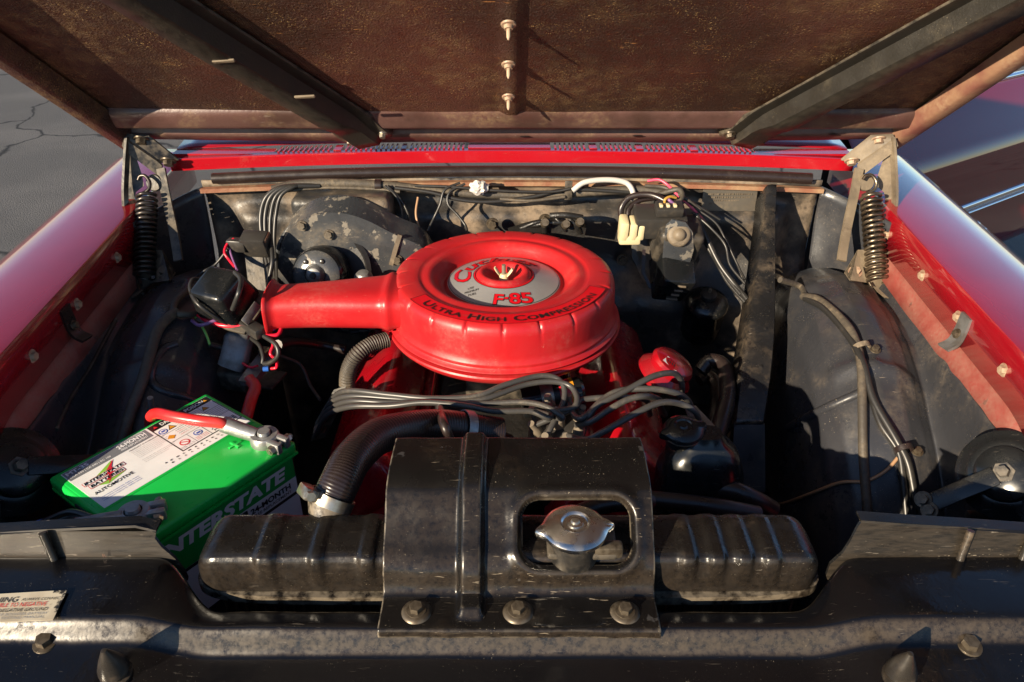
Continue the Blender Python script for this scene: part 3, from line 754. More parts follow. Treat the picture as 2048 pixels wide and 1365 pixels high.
# lettering lies flat on the cone, reading from the front of the car
def flat_on_label(cx_, cy_, rot=0.0, h=.0006):
    c, s = math.cos(rot), math.sin(rot)
    def fn(x, y):
        X, Yy = cx_ + c * x - s * y, cy_ + s * x + c * y
        r = math.hypot(X, Yy); return AC + V((X, Yy, slope(max(r, .046)) + h))
    return fn
for ch, x0, y0, rot, w, h in (('F', -.0165, -.0860, -.12, .0150, .0235), ('-', .0015, -.0748, -.02, .0062, .0042), ('8', .0098, -.0858, .06, .0185, .0255), ('5', .0300, -.0830, .18, .0185, .0250)):
    lettering('lettering', MT['ink'], ch, flat_on_label(x0 - .0010, y0 - .0010, rot), w=w + .002, h=h + .002, bold=.045, parent=lab)
    lettering('lettering', MT['red_decal'], ch, flat_on_label(x0, y0, rot, .0010), w=w, h=h, bold=.02, parent=lab)
for i, (s, w) in enumerate((('USE', .0105), ('PREMIUM', .0235), ('FUEL', .0135))):
    lettering('lettering', MT['ink'], s, flat_on_label(-.0520 + .0012 * i, -.0430 - i * .0085, .22), w=w, h=.0050, shear=.25, parent=lab, align='c')
def arc_text(r0, a0, sgn=-1):
    def fn(x, y):
        r = r0 + y; a = a0 + sgn * x / r0
        return AC + V((r * math.cos(a), r * math.sin(a), slope(r) + .0006))
    return fn
lettering('lettering', MT['ink'], 'Cutlass', arc_text(.0538, R(197)), w=.150, h=.031, shear=.35, bold=.03, parent=lab)
def arc_text2(r0, a0):
    def fn(x, y):
        r = r0 + y; a = a0 - x / r0
        return AC + V((r * math.cos(a), r * math.sin(a), slope(r) + .0010))
    return fn
lettering('lettering', MT['red_decal'], 'Cutlass', arc_text2(.0543, R(196.4)), w=.148, h=.030, shear=.35, bold=.012, parent=lab)
# banner around the front edge of the lid
flat0 = lambda r: -.0001 - .0009 * sstep(.165, .1745, r)
A0, A1 = R(-146), R(-21)
bn = ring('banner_decal', MT['red_decal'], .1462, .1735, .0006, t, A0, A1, flat0)
for r0, r1 in ((.1462, .1469), (.1728, .1735)): ring('border', MT['ink'], r0, r1, .0009, bn, A0, A1, flat0)
for a in (A0, A1): ring('border', MT['ink'], .1462, .1735, .0009, bn, a - .003, a + .003, flat0, 2)
def bann(x, y):
    r = .1682 - y; a = R(-138) + x / .160
    return AC + V((r * math.cos(a), r * math.sin(a), flat0(r) + .0010))
lettering('lettering', MT['ink'], 'Ultra High Compression', bann, w=.160 * R(108), h=.0158, bold=.012, small_caps=True, parent=bn, spacing=1.05)
# wing nut
wn_ = lathe('wing_nut', MT['cream'], [(0, .004), (.006, .004), (.0075, 0), (.0085, -.012), (0, -.012)], AC + V((0, 0, -.008)), t, n=20)
tube('stud', MT['boot'], [AC + V((0, 0, -.018)), AC + V((0, 0, .012))], .0033, wn_, 10)
for s in (-1, 1):
    pts = [AC + V((s * .005, -s * .001, -.009)), AC + V((s * .0105, -s * .002, -.001)), AC + V((s * .0150, -s * .003, .006))]
    ob('wing', sweep_me(spline(pts, 6), [(.0052 * math.cos(a), .0018 * math.sin(a)) for a in [i * math.pi / 5 for i in range(10)]], MT['cream'], hint=(0, 1, 0), scale=lambda q: .7 + .5 * math.sin(q * 2.6)), wn_)
# snorkel, an open tapering mouth
def sn(a, b):
    th = 2 * math.pi * b
    x = lerp(-.150, -.3905, a)
    hy, hz = lerp(.056, .0385, sstep(0, .85, a)), lerp(.0335, .0285, a)
    fl_ = max(0, (a - .945) / .055) ** 1.6 * .0095
    hy += fl_; hz += fl_
    neck = .004 * gauss(a - .20, .03)
    c, s = math.cos(th), math.sin(th)
    e = .62
    yy = math.copysign(abs(c) ** e, c) * (hy + neck); zz = math.copysign(abs(s) ** e, s) * (hz + neck)
    if zz < 0: zz *= 1.05
    return V((x, lerp(1.125, 1.108, a) + yy, lerp(.850, .846, a) + zz + .004))
me = grid_me(sn, 60, 72, MT['red_satin'], 60)
bm = bmesh.new(); bm.from_mesh(me); bmesh.ops.remove_doubles(bm, verts=bm.verts, dist=1e-6); bmesh.ops.recalc_face_normals(bm, faces=bm.faces); bm.to_mesh(me); bm.free()
solid(ob('snorkel', me, t), .0018, -1)
ob('weld_seam', sweep_me([sn(.18 + .74 * i / 20, .805) + V((0, -.0005, 0)) for i in range(21)], rect(.0012, .0018), MT['red_satin'], (0, 0, 1)), t)

# ================================================================== ENGINE
EX = -.018
t = thing('engine', 'red V8 engine block with rocker covers below the air cleaner', 'engine', (EX, 1.1, .25))
ENG = t
box('block', MT['grease'], .30, .52, .30, (EX, 1.12, .43), t, .02)
box('intake_manifold', MT['grease'], .22, .46, .09, (EX, 1.12, .645), t, .02)
box('carburettor', MT['hinge_dark'], .12, .15, .07, (EX, 1.14, .715), t, .012)
lathe('thermostat_housing', MT['grease'], [(0, .05), (.022, .05), (.024, .03), (.034, .02), (.036, 0), (0, 0)], (EX + .0, .868, .735), t, axis=(-.55, -.1, .45), n=28)
for s in (-1, 1):
    rot = M.Rotation(R(38 * s), 3, 'Y')
    c = V((EX + s * .205, 1.105, .675))
    bm = box_bm(.135, .52, .085, .022, 4, taper=.86)
    vc = ob('rocker_cover', bm_mesh(bm, MT['red_engine'], 50), t, M.Translation(c) @ rot.to_4x4())
    bm = box_bm(.160, .535, .010, .003, 2)
    ob('cover_flange', bm_mesh(bm, MT['red_engine'], 50), vc, M.Translation(c) @ rot.to_4x4() @ M.Translation((0, 0, -.042)))
    box('cylinder_head', MT['red_engine'], .15, .50, .09, c + V((-s * .055, 0, -.075)), t, .01, rot)
    for k in range(4):
        p = c + rot @ V((s * .072, -.21 + k * .14, -.036)); place('bolt', BOLT, p, rot @ V((0, 0, 1)), vc)
# red breather cap on the right rocker cover
bc = V((.262, 1.075, .755))
ax = V((.45, -.10, .88)).normalized()
bt = lathe('breather_cap', MT['red_engine'], [(0, -.045), (.022, -.045), (.022, -.01), (.036, -.006), (.038, .006), (.034, .012), (.02, .016), (0, .017)], bc, ENG, axis=ax, n=36)
lbl(bt, 'red oil filler breather cap with a small decal beside the plug wires')
lathe('skirt', MT['red_engine'], [(.036, -.004), (.0475, -.016), (.048, -.022), (.046, -.022), (.034, -.010)], bc, bt, axis=ax, n=36)
F_ = frame(bc, ax, (1, -.2, 0))
dc = ob('decal', pd_mesh([F_ @ V(p) for p in ((-.024, -.020, .0142), (.002, -.030, .0135), (.010, -.014, .0155), (-.016, -.004, .0165))], [(0, 1, 2, 3)], MT['paper'], smooth=False), bt)
for k in range(4): ob('print_block', pd_mesh([F_ @ V((-.017 + k * .004 + a_, -.021 - k * .0014 + b_, .0172)) for a_, b_ in ((0, 0), (.0022, -.0008), (.0030, .0062), (.0008, .007))], [(0, 1, 2, 3)], MT['ink'], smooth=False), bt)

# valley details: dipstick tube, coil bracket, heater pipe
tag(tube('breather_hose', MT['tape'], PZ((775, 680, .80), (742, 690, .80), (712, 712, .79), (696, 745, .76), (694, 785, .72)), .0125, None, 14, 70, scale=lambda q: 1 + .07 * math.sin(q * 190)), 'ribbed grey breather hose curving down to the red rocker cover', 'hose')
tag(tube('heater_pipe', MT['rubber'], PZ((800, 730, .66), (812, 780, .665), (818, 830, .67), (815, 870, .66)), .016, None, 12), 'thick black upright hose behind the bundled plug wires', 'hose')

# ------------------------------------------------------------------ upper radiator hose
hp = [inlet + V((-.004, -.002, .004)), Z(680, 965, .862), Z(706, 918, .866), Z(752, 876, .855), Z(815, 858, .835), Z(880, 853, .815), Z(945, 860, .795), Z(1000, 868, .782)]
t = thing('radiator_hose', 'thick black ribbed top radiator hose arching into the engine', 'hose', hp[0])
path = spline(hp, 90)
tube('hose', MT['rubber'], path, .0228, t, 22, smooth=False, scale=lambda q: 1 + .007 * math.sin(q * 520))
def clamp(pos, axis, r, parent, mat='steel', ang=0):
    b = lathe('hose_clamp', MT[mat], [(r, -.0065), (r + .0014, -.0065), (r + .0014, .0065), (r, .0065)], pos, parent, axis=axis, n=40)
    return b
d0 = (path[22] - path[0]).normalized()
cl = clamp(path[18], d0, .0246, t)
f0 = frame(path[18], d0, (-1, -.4, .6))
box('clamp_screw', MT['steel'], .016, .03, .014, f0 @ V((.030, 0, 0)), cl, .003, f0.to_3x3())
lathe('screw_head', MT['steel'], [(0, .006), (.0055, .006), (.0065, 0), (0, 0)], f0 @ V((.032, .014, 0)), cl, axis=f0.to_3x3() @ V((0, 1, 0)), n=6)
d1 = (path[520] - path[500]).normalized()
clamp(path[520], d1, .0246, t, 'lead')
tag(tube('bypass_hose', MT['rubber'], PZ((878, 812, .80), (884, 838, .842), (893, 862, .842), (905, 890, .81)), .0062, None, 10), 'thin dark vacuum hose crossing the top radiator hose', 'hose')

# ------------------------------------------------------------------ distributor and plug wires
dc_ = V((.068, .905, .755))
t = thing('distributor', 'brown distributor cap crowned with plug wire boots', 'distributor', dc_ + V((0, 0, -.12)))
dax = V((-.12, -.28, .95)).normalized()
lathe('cap', MT['dark_plastic'], [(0, -.10), (.040, -.10), (.044, -.05), (.046, -.01), (.042, .006), (.030, .012), (0, .014)], dc_, t, axis=dax, n=36)
F_ = frame(dc_, dax)
towers = []
for k in range(8):
    a = 2 * math.pi * k / 8 + .3; p = F_ @ V((.031 * math.cos(a), .031 * math.sin(a), .006)); towers.append(p)
    lathe('tower_boot', MT['boot'], [(0, .030), (.0052, .030), (.0062, .018), (.0085, .014), (.0090, 0), (0, 0)], p, t, axis=dax + V((math.cos(a), math.sin(a), 0)) * .3, n=14)
p = F_ @ V((0, 0, .012)); lathe('coil_boot', MT['boot'], [(0, .036), (.006, .036), (.007, .02), (.0105, .016), (.011, 0), (0, 0)], p, t, axis=dax, n=14)
up = dax * .03
WG1, WG2 = 'plug wires bundled over the rocker cover by the battery', 'plug wires running to the rocker cover with the breather cap'
lefts = [
    (5, [(1128, 800, .80), (1120, 762, .815), (1080, 752, .822), (1010, 770, .822), (950, 793, .815), (860, 797, .81), (780, 790, .805), (700, 782, .795), (668, 795, .765), (648, 835, .70)]),
    (4, [(1148, 815, .80), (1146, 778, .81), (1110, 764, .815), (1050, 770, .815), (960, 800, .812), (860, 803, .808), (780, 797, .80), (700, 793, .79), (660, 808, .76), (640, 850, .70)]),
    (3, [(1125, 838, .80), (1095, 815, .812), (1045, 805, .815), (960, 808, .81), (860, 806, .81), (780, 806, .80), (700, 803, .79), (656, 822, .75), (634, 862, .69)]),
    (2, [(1100, 836, .80), (1060, 823, .81), (990, 823, .812), (930, 812, .815), (850, 805, .813), (780, 812, .803), (700, 814, .79), (654, 832, .75), (630, 875, .69)])]
lab4 = ['grey plug wire arching highest out of the bundle beneath the air cleaner lip', 'grey plug wire second from the air cleaner in the bundle of four', 'grey plug wire third from the air cleaner in the bundle of four', 'grey plug wire lying nearest the radiator hose in the bundle of four']
for (k, pts), lb in zip(lefts, lab4):
    w = tube('plug_wire', MT['plug_wire'], [towers[k] + dax * .022] + PZ(*pts), .0043, None, 10, 10); tag(w, lb, 'wire', WG1)
rights = [
    (0, [(1175, 835, .80), (1195, 812, .812), (1255, 780, .825), (1310, 752, .832), (1350, 748, .82), (1364, 770, .79), (1362, 800, .74)]),
    (1, [(1160, 838, .80), (1205, 800, .812), (1240, 782, .82), (1300, 778, .825), (1350, 786, .815), (1376, 802, .79), (1386, 830, .74)]),
    (7, [(1180, 845, .80), (1215, 822, .815), (1255, 800, .825), (1290, 793, .825), (1318, 800, .80), (1322, 815, .765), (1330, 830, .72)]),
    (6, [(1170, 880, .79), (1210, 862, .81), (1270, 828, .825), (1320, 806, .828), (1360, 808, .815), (1390, 824, .80), (1400, 850, .76)])]
lab4 = ['plug wire looping up beside the breather cap', 'plug wire in the middle of the fan, over the red rocker cover', 'short plug wire bending down onto the red rocker cover', 'plug wire sweeping over towards the black reservoir cap']
for (k, pts), lb in zip(rights, lab4):
    w = tube('plug_wire', MT['plug_wire'], [towers[k] + dax * .022] + PZ(*pts), .0046, None, 10, 10); tag(w, lb, 'wire', WG2)
t = tube('coil_wire', MT['plug_wire'], [dc_ + dax * .045] + PZ((1150, 815, .80), (1165, 800, .80), (1230, 795, .80), (1290, 800, .77), (1300, 830, .72)), .0044, None, 10)
tag(t, 'dark coil wire running flat behind the plug wire fan', 'wire')
# wire separator on the left cover
t = thing('wire_separator', 'dark bent bracket holding the bundled plug wires', 'bracket', Z(655, 860, .66))
prism('plate', MT['hinge_dark'], PZ((668, 780, .765), (692, 772, .772), (686, 800, .755), (650, 872, .69), (622, 880, .68), (630, 845, .71)), (0, .0, -.003), t)
place('bolt', BOLT, Z(640, 860, .703), (-.3, -.3, .9), t)
# oil pressure / ignition coil in the valley
t = thing('ignition_coil', 'small coil with red and amber label behind the distributor', 'ignition coil', Z(1105, 800, .70))
cc = Z(1105, 795, .735)
lathe('case', MT['box_black'], [(0, -.05), (.024, -.05), (.026, -.045), (.026, .045), (.022, .05), (0, .05)], cc, t, axis=(1, .15, .1), n=28)
lathe('label_band', MT['ink_red'], [(.0262, .010), (.0264, .010), (.0264, .028), (.0262, .028)], cc, t, axis=(1, .15, .1), n=28)
lathe('label_band', MT['ink_orange'], [(.0262, .028), (.0264, .028), (.0264, .034), (.0262, .034)], cc, t, axis=(1, .15, .1), n=28)
lathe('clamp_band', MT['steel'], [(.0262, -.02), (.028, -.02), (.028, 0), (.0262, 0)], cc, t, axis=(1, .15, .1), n=28)

# ------------------------------------------------------------------ pump reservoir and hoses, right front
rc = Z(1366, 862, .80)
t = thing('steering_reservoir', 'black power steering reservoir with its eared black cap', 'reservoir', rc + V((.01, .0, -.20)))
def rfn(a, b):
    th = 2 * math.pi * a; z = lerp(.012, -.2, b)
    k = .8 + .35 * sstep(0, .35, b)
    return rc + V((.03 + .052 * k * math.copysign(abs(math.cos(th)) ** .7, math.cos(th)) * (.55 + .45 * sstep(0, .15, b)), -.004 + .038 * k * math.copysign(abs(math.sin(th)) ** .7, math.sin(th)) * (.55 + .45 * sstep(0, .15, b)), z - .012))
o = ob('can', grid_me(rfn, 48, 20, MT['box_black'], 60), t)
top = [rfn(i / 48, 0) for i in range(48)]
ob('can_top', pd_mesh(top, [tuple(range(48))], MT['box_black'], smooth=False), t)
lathe('filler_neck', MT['box_black'], [(.022, -.02), (.022, .004), (0, .004)], rc, t, n=28)
cp = lathe('cap', MT['box_black'], [(0, .0105), (.004, .0105), (.006, .0085), (.011, .0085), (.0125, .0105), (.018, .0095), (.0255, .0055), (.0275, .002), (.0270, -.003), (0, -.003)], rc, t, n=72, axis=(-.05, -.12, 1), fn=lambda a, r, z, j: (r + (.0075 * max(gauss(math.atan2(math.sin(a - .25), math.cos(a - .25)), .22), gauss(math.atan2(math.sin(a - 3.4), math.cos(a - 3.4)), .22)) if r > .025 else 0), z))
lathe('rim', MT['steel'], [(.0272, -.0030), (.0279, -.0030), (.0279, -.0016), (.0272, -.0016)], rc, cp, n=48, axis=(-.05, -.12, 1))
prism('bracket', MT['capacitor'], PZ((1365, 800, .76), (1392, 812, .77), (1430, 852, .79), (1418, 862, .79), (1378, 835, .77)), (0, 0, -.004), t)
place('bolt', BOLT_STEEL, Z(1372, 806, .768), (-.2, -.4, .9), t)
HG = 'black hoses beside the steering reservoir'
for pts, r, lb, zz in (
    ([(1400, 742, .70), (1420, 722, .715), (1448, 735, .715), (1455, 790, .71), (1440, 850, .70), (1425, 900, .67), (1420, 940, .62)], .0135, 'thick black hose looping round behind the steering reservoir', 0),
    ([(1398, 762, .66), (1416, 752, .665), (1432, 775, .66), (1430, 830, .65), (1415, 880, .62)], .0115, 'dull black hose inside the loop of the thicker hose', 0),
    ([(1300, 1000, .75), (1380, 1008, .75), (1450, 1018, .745), (1515, 1030, .73)], .0120, 'black hose running straight past the bracket cut-out', 0),
    ([(1340, 990, .70), (1400, 978, .72), (1460, 980, .73), (1510, 1000, .72), (1545, 1020, .70)], .0130, 'black hose bowing above the ribbed radiator end', 0),
    ([(1380, 1000, .69), (1430, 992, .70), (1480, 1002, .70), (1510, 1022, .69)], .0085, 'narrow black hose under the bowed hose', 0),
    ([(1160, 1025, .79), (1200, 1012, .79), (1250, 1006, .785), (1300, 1003, .77)], .0105, 'short dark hose seen through the bracket cut-out behind the cap', 0)):
    tag(tube('coolant_hose', MT['rubber'], PZ(*pts), r, None, 14), lb, 'hose', HG)
tag(tube('dipstick', MT['hinge'], PZ((1412, 668, .62), (1410, 700, .58), (1408, 735, .52)), .004, None, 8), 'thin tan dipstick rod below the black canister', 'dipstick')

# ================================================================== BATTERY
BC = V((-.4376, .785, .575)); BH = .225
BMX = frame(BC, (0, 0, 1), (.588, .809, 0))
t = thing('battery', 'green car battery with white printed label and red and black cables', 'battery', BC)
t.matrix_basis = BMX; WM[t] = BMX
def bp(x, y, z=0.0): return BMX @ V((x, y, BH + z))
ob('case', bm_mesh(box_bm(.224, .189, .206, .005, 3, at=(0, 0, .103)), MT['case_black'], 40), t, BMX)
lo = ob('lid', bm_mesh(box_bm(.233, .197, .017, .005, 3, at=(0, 0, BH - .0095)), MT['green'], 40), t, BMX)
# raised plateau under the label, with a step where the terminals sit
def plate_poly(pts, z0, z1, mat, name, parent, bev=.002):
    n = len(pts); bm = bmesh.new()
    a = [bm.verts.new((x, y, BH + z0)) for x, y in pts]; b = [bm.verts.new((x, y, BH + z1)) for x, y in pts]
    bm.faces.new(a[::-1]); bm.faces.new(b)
    for i in range(n): bm.faces.new((a[i], a[(i + 1) % n], b[(i + 1) % n], b[i]))
    bmesh.ops.recalc_face_normals(bm, faces=bm.faces)
    if bev: bmesh.ops.bevel(bm, geom=[e for e in bm.edges if all(v.co.z > BH + z1 - 1e-5 for v in e.verts)], offset=bev, segments=2, profile=.5, affect='EDGES')
    return ob(name, bm_mesh(bm, mat, 30), parent, BMX)
plate_poly([(-.111, .093), (.112, .093), (.112, -.0175), (-.111, -.0175)], -.006, .0, MT['green'], 'label_plateau', lo)
plate_poly([(-.066, -.018), (.112, -.018), (.112, -.040), (.096, -.052), (.070, -.060), (-.062, -.060), (-.070, -.050)], -.006, -.0012, MT['green'], 'terminal_ledge', lo)
plate_poly([(-.1165, .0975), (.1165, .0975), (.1165, -.0985), (-.1165, -.0985)], -.0215, -.0180, MT['green'], 'lid_skirt', lo, 0)
for xs in (-.1165, ):
    ob('vent_slot', bm_mesh(box_bm(.004, .03, .006, .001, 1, at=(xs - .0005, .02, BH - .012)), MT['case_black']), lo, BMX)
lb = plate_poly([(-.1045, .0885), (.1085, .0885), (.1085, -.0135), (-.1045, -.0135)], -.0005, .0004, MT['paper'], 'top_label', t, 0)
def lq(x0, y0, x1, y1, mat, h=.0007, name='print_block'):
    return ob(name, pd_mesh([bp(x0, y0, h), bp(x1, y0, h), bp(x1, y1, h), bp(x0, y1, h)], [(0, 1, 2, 3)], MT[mat], smooth=False), lb)
def lt(s, x, y, w, h, mat='ink', bold=0.0, shear=0.0, z=.0009, align='l'):
    return lettering('lettering', MT[mat], s, lambda a, b: bp(x + a, y + b, z), w=w, h=h, bold=bold, shear=shear, parent=lb, align=align)
lq(-.1035, .0660, .0105, .0875, 'label_grey')
lt('MT-35', -.1010, .0775, .0285, .0075, 'ink_white', .03)
lt('CCA 550 | CA 690 | RC 100', -.1010, .0690, .054, .0048, 'ink_white', .01)
lt('24-MONTH', -.0335, .0752, .0400, .0082, 'ink_white', .03)
lt('FREE REPLACEMENT', -.0325, .0692, .0385, .0042, 'ink_white', .01)
lt('PERFORMANCE GUARANTEE', -.0335, .0842, .040, .0022, 'ink_white')
# emblem: green and red bolt behind the maker's name
def tri(pts, mat, h): return ob('emblem', pd_mesh([bp(x, y, h) for x, y in pts], [tuple(range(len(pts)))], MT[mat], smooth=False), lb)
tri([(-.093, .042), (-.052, .0635), (-.060, .050)], 'ink_green', .0007)
tri([(-.0770, .0235), (-.0560, .0450), (-.0615, .0460), (-.0485, .0645), (-.0700, .0460), (-.0640, .0440)], 'ink_red', .0009)
tri([(-.0865, .0300), (-.0500, .0300), (-.0780, .0235)], 'ink_green', .0007)
tri([(-.0990, .0405), (-.0440, .0405), (-.0440, .0490), (-.0990, .0490)], 'ink_red', .0008)
tri([(-.0982, .0412), (-.0448, .0412), (-.0448, .0483), (-.0982, .0483)], 'paper', .0010)
tri([(-.0960, .0305), (-.0500, .0305), (-.0500, .0390), (-.0960, .0390)], 'ink_red', .0008)
tri([(-.0952, .0312), (-.0508, .0312), (-.0508, .0383), (-.0952, .0383)], 'paper', .0010)
tri([(-.0700, .0305), (-.0610, .0425), (-.0650, .0430), (-.0560, .0490), (-.0630, .0490), (-.0715, .0410), (-.0675, .0405), (-.0760, .0305)], 'ink_red', .0011)
lt('INTERSTATE', -.0975, .0418, .0520, .0060, 'ink', .035, .2, .0013)
lt('BATTERIES', -.0945, .0318, .0430, .0060, 'ink', .035, .2, .0013)
lt('AUTOMOTIVE', -.0985, .0158, .0510, .0062, 'ink', .012)
lt('PRODUCT IS WARRANTED', -.0275, .0595, .045, .0026, 'ink', .01)
for i in range(9):
    lt('free replacement within period of original purchase only', -.0275, .0550 - i * .0035 - (.004 if i > 5 else 0), .048 - (.014 if i in (5, 8) else .003 * (i % 2)), .0020, 'ink_grey')
for i in range(3): lt('interstate batteries dallas texas', -.098, .006 - i * .0038, .050, .0020, 'ink_blue')
for i, ch in enumerate('J F M A M J J A S O N D'.split()): lt(ch, -.0150 + i * .0085, .0000 - .0004 * i, .0034, .0026, 'ink', .03)
for i, ch in enumerate('1 2 3 4 5 6 7 8 9'.split()): lt(ch, -.0080 + i * .0090, -.0062 - .0004 * i, .0024, .0026, 'ink', .02)
# warning panel
lq(.0140, .0040, .1080, .0880, 'ink', .0006)
lq(.0156, .0056, .1066, .0730, 'paper', .0008)
for (x0, y0, x1, y1) in ((.0156, .0545, .1066, .0551), (.0156, .0320, .1066, .0326), (.0600, .0056, .0606, .0545), (.0380, .0056, .0384, .032), (.083, .0056, .0834, .0730)): lq(x0, y0, x1, y1, 'ink', .0010)
lt('DANGER', .0300, .0765, .030, .0075, 'ink_white', .02); lt('POISON', .0680, .0765, .030, .0075, 'ink_white', .02)
def itri(x, y, s, mat='ink_orange'): tri([(x - s, y - s * .8), (x + s, y - s * .8), (x, y + s)], 'ink', .0010); tri([(x - s * .72, y - s * .62), (x + s * .72, y - s * .62), (x, y + s * .66)], mat, .0012)
def icirc(x, y, r, m1, m2):
    for rr, mt, h in ((r, m1, .0010), (r * .74, m2, .0012)): tri([(x + rr * math.cos(i * math.pi / 10), y + rr * math.sin(i * math.pi / 10)) for i in range(20)], mt, h)
itri(.0215, .0800, .0045, 'ink_red'); itri(.1000, .0800, .0042); itri(.0360, .0640, .0062); itri(.0890, .0640, .0055)
icirc(.0232, .0628, .0062, 'ink_blue', 'paper'); tri([(.0205, .0610), (.0260, .0610), (.0260, .0645), (.0205, .0645)], 'ink_blue', .0014)
icirc(.0270, .0190, .0070, 'ink_red', 'paper'); tri([(.0215, .0225), (.0225, .0240), (.0325, .0155), (.0315, .0142)], 'ink_red', .0014)
icirc(.0500, .0230, .0062, 'ink_blue', 'paper'); tri([(.0470, .0205), (.0530, .0205), (.0530, .0240), (.0470, .0240)], 'ink_blue', .0014)
tri([(.0230, .0375), (.0290, .0430), (.0230, .0490), (.0170, .0430)], 'ink_orange', .0012)
icirc(.0560, .0640, .0058, 'ink_red', 'paper')
for (x0, y0, x1, y1) in ((.064, .012, .078, .026), (.064, .026, .078, .012)): tri([(x0, y0), (x0 + .001, y0), (x1 + .001, y1), (x1, y1)], 'ink', .0012)
lt('Pb', .0665, .0070, .008, .0040, 'ink', .02)
for i in range(4): lt('explosive gases can cause blindness', .0440, .0680 - i * .0036, .0370, .0022, 'ink_red')
for i in range(4): lt('sulfuric acid severe burns', .0340, .0500 - i * .0042, .0460, .0022, 'ink_red' if i % 2 else 'ink')
for i in range(3): lt('keep out of', .0158 + .0002 * i, .0110 - i * .0018, .0200, .0013, 'ink')
for i in range(5): lt('flush eyes with water get help', .0845, .0500 - i * .004, .0210, .0022, 'ink')
for i in range(3): lt('wash hands', .0405, .0145 - i * .0030, .0180, .0020, 'ink_red')
for i in range(9): lq(.0850 + i * .0021, .0075, .0850 + i * .0021 + (.0012 if i % 3 else .0007), .0190, 'ink', .0011)
# raised plus mark
pls = [(-.009, -.002), (-.002, -.002), (-.002, -.009), (.002, -.009), (.002, -.002), (.009, -.002), (.009, .002), (.002, .002), (.002, .009), (-.002, .009), (-.002, .002), (-.009, .002)]
plate_poly([(.0637 + x * 1.05, -.0385 + y) for x, y in pls], -.0025, .0008, MT['green'], 'plus_mark', lo, .0008)
# side label
def sp(x, z, h=.0): return BMX @ V((x, -.0945 - h, z))
def sq(x0, z0, x1, z1, mat, h): return ob('print_block', pd_mesh([sp(x0, z0, h), sp(x1, z0, h), sp(x1, z1, h), sp(x0, z1, h)], [(0, 1, 2, 3)], MT[mat], smooth=False), sl)
sl = ob('side_label', pd_mesh([sp(-.106, .060, .0006), sp(.108, .060, .0006), sp(.108, .2005, .0006), sp(-.106, .2005, .0006)], [(0, 1, 2, 3)], MT['label_green'], smooth=False), t)
vs3 = [(-.106, .060), (.108, .060), (.108, .1685), (.004, .1685), (-.010, .1440), (-.106, .1440)]
ob('print_block', pd_mesh([sp(x, z, .0009) for x, z in vs3], [tuple(range(6))], MT['ink_silver'], smooth=False), sl)
sq(-.106, .1390, .108, .1440, 'ink', .0012); sq(.0, .1455, .027, .1670, 'ink', .0012)
lettering('lettering', MT['ink_silver'], 'INTERSTATE', lambda a, b: sp(-.098 + a, .1745 + b, .0014), w=.192, h=.0210, bold=.045, shear=.18, parent=sl)
lettering('lettering', MT['ink_silver'], 'MT', lambda a, b: sp(.003 + a, .150 + b, .0016), w=.020, h=.014, bold=.04, parent=sl)
lettering('lettering', MT['ink'], '24-MONTH', lambda a, b: sp(.031 + a, .1545 + b, .0014), w=.066, h=.0095, bold=.035, parent=sl)
lettering('lettering', MT['ink'], 'FREE REPLACEMENT', lambda a, b: sp(.033 + a, .1475 + b, .0014), w=.064, h=.0048, bold=.01, parent=sl)
lettering('lettering', MT['ink'], 'MT-35', lambda a, b: sp(.020 + a, .128 + b, .0014), w=.032, h=.008, bold=.01, parent=sl)
# posts
pos_p, neg_p = bp(.0920, -.0660, -.006), bp(-.0925, -.0600, -.006)
for nm, p in (('post', pos_p), ('post', neg_p)):
    lathe('post', MT['lead'], [(0, .024), (.0078, .024), (.0088, .020), (.0100, 0), (.014, 0), (.014, -.002), (0, -.002)], p, t, n=24)
def clampset(name, label, p, out, bolt_dir, barrel, mat2):
    """cable clamp: ring round the post, split jaws with a bolt, barrel for the cable"""
    t = thing(name, label, 'cable clamp', p)
    o = V(out).normalized(); bd = V(bolt_dir).normalized()
    lathe('ring', MT['lead'], [(.0102, .003), (.0185, .003), (.0195, .006), (.0195, .016), (.0175, .0195), (.0105, .0195)], p, t, n=32)
    f = frame(p + V((0, 0, .0112)), (0, 0, 1), bd)
    side = V((-bd.y, bd.x, 0))
    for s in (-1, 1):
        c = p + bd * .024 + side * s * .0075 + V((0, 0, .0112))
        box('jaw', MT['lead'], .022, .0085, .0155, c, t, .002, f.to_3x3())
    a = p + bd * .026 + V((0, 0, .0112))
    tube('clamp_bolt', MT['steel'], [a - side * .020, a + side * .022], .0034, t, 10)
    lathe('bolt_head', MT['steel'], [(0, .006), (.006, .006), (.0066, .0), (0, 0)], a - side * .0125, t, axis=-side, n=6, angle=25)
    lathe('nut', MT['steel'], [(0, .006), (.006, .006), (.0066, .0), (0, 0)], a + side * .012, t, axis=side, n=6, angle=25)
    q = p + V((0, 0, .0112))
    ob('barrel', sweep_me(spline([q + o * .012, q + o * .03, q + o * barrel], 8), circ(1, 16), MT[mat2], scale=lambda s_: lerp(.0095, .0112, s_), angle=50), t)
    return q + o * (barrel - .008)
pe = clampset('battery_clamp', 'pale clamp with bolt gripping the post at the plus mark', pos_p, (-.94, .20, .24), (.80, -.45, 0), .060, 'lead')
ne = clampset('battery_clamp', 'grey lead clamp on the post beside the black ground cable', neg_p, (-.92, -.30, .0), (.9, .30, 0), .062, 'lead')
tag(tube('battery_cable', MT['cable_red'], [pe, Z(438, 846, .826), Z(400, 842, .829), Z(350, 834, .829), Z(316, 827, .824), Z(302, 834, .806), Z(300, 856, .76)], .0076, None, 14), 'thick red battery cable lying across the top label', 'cable')
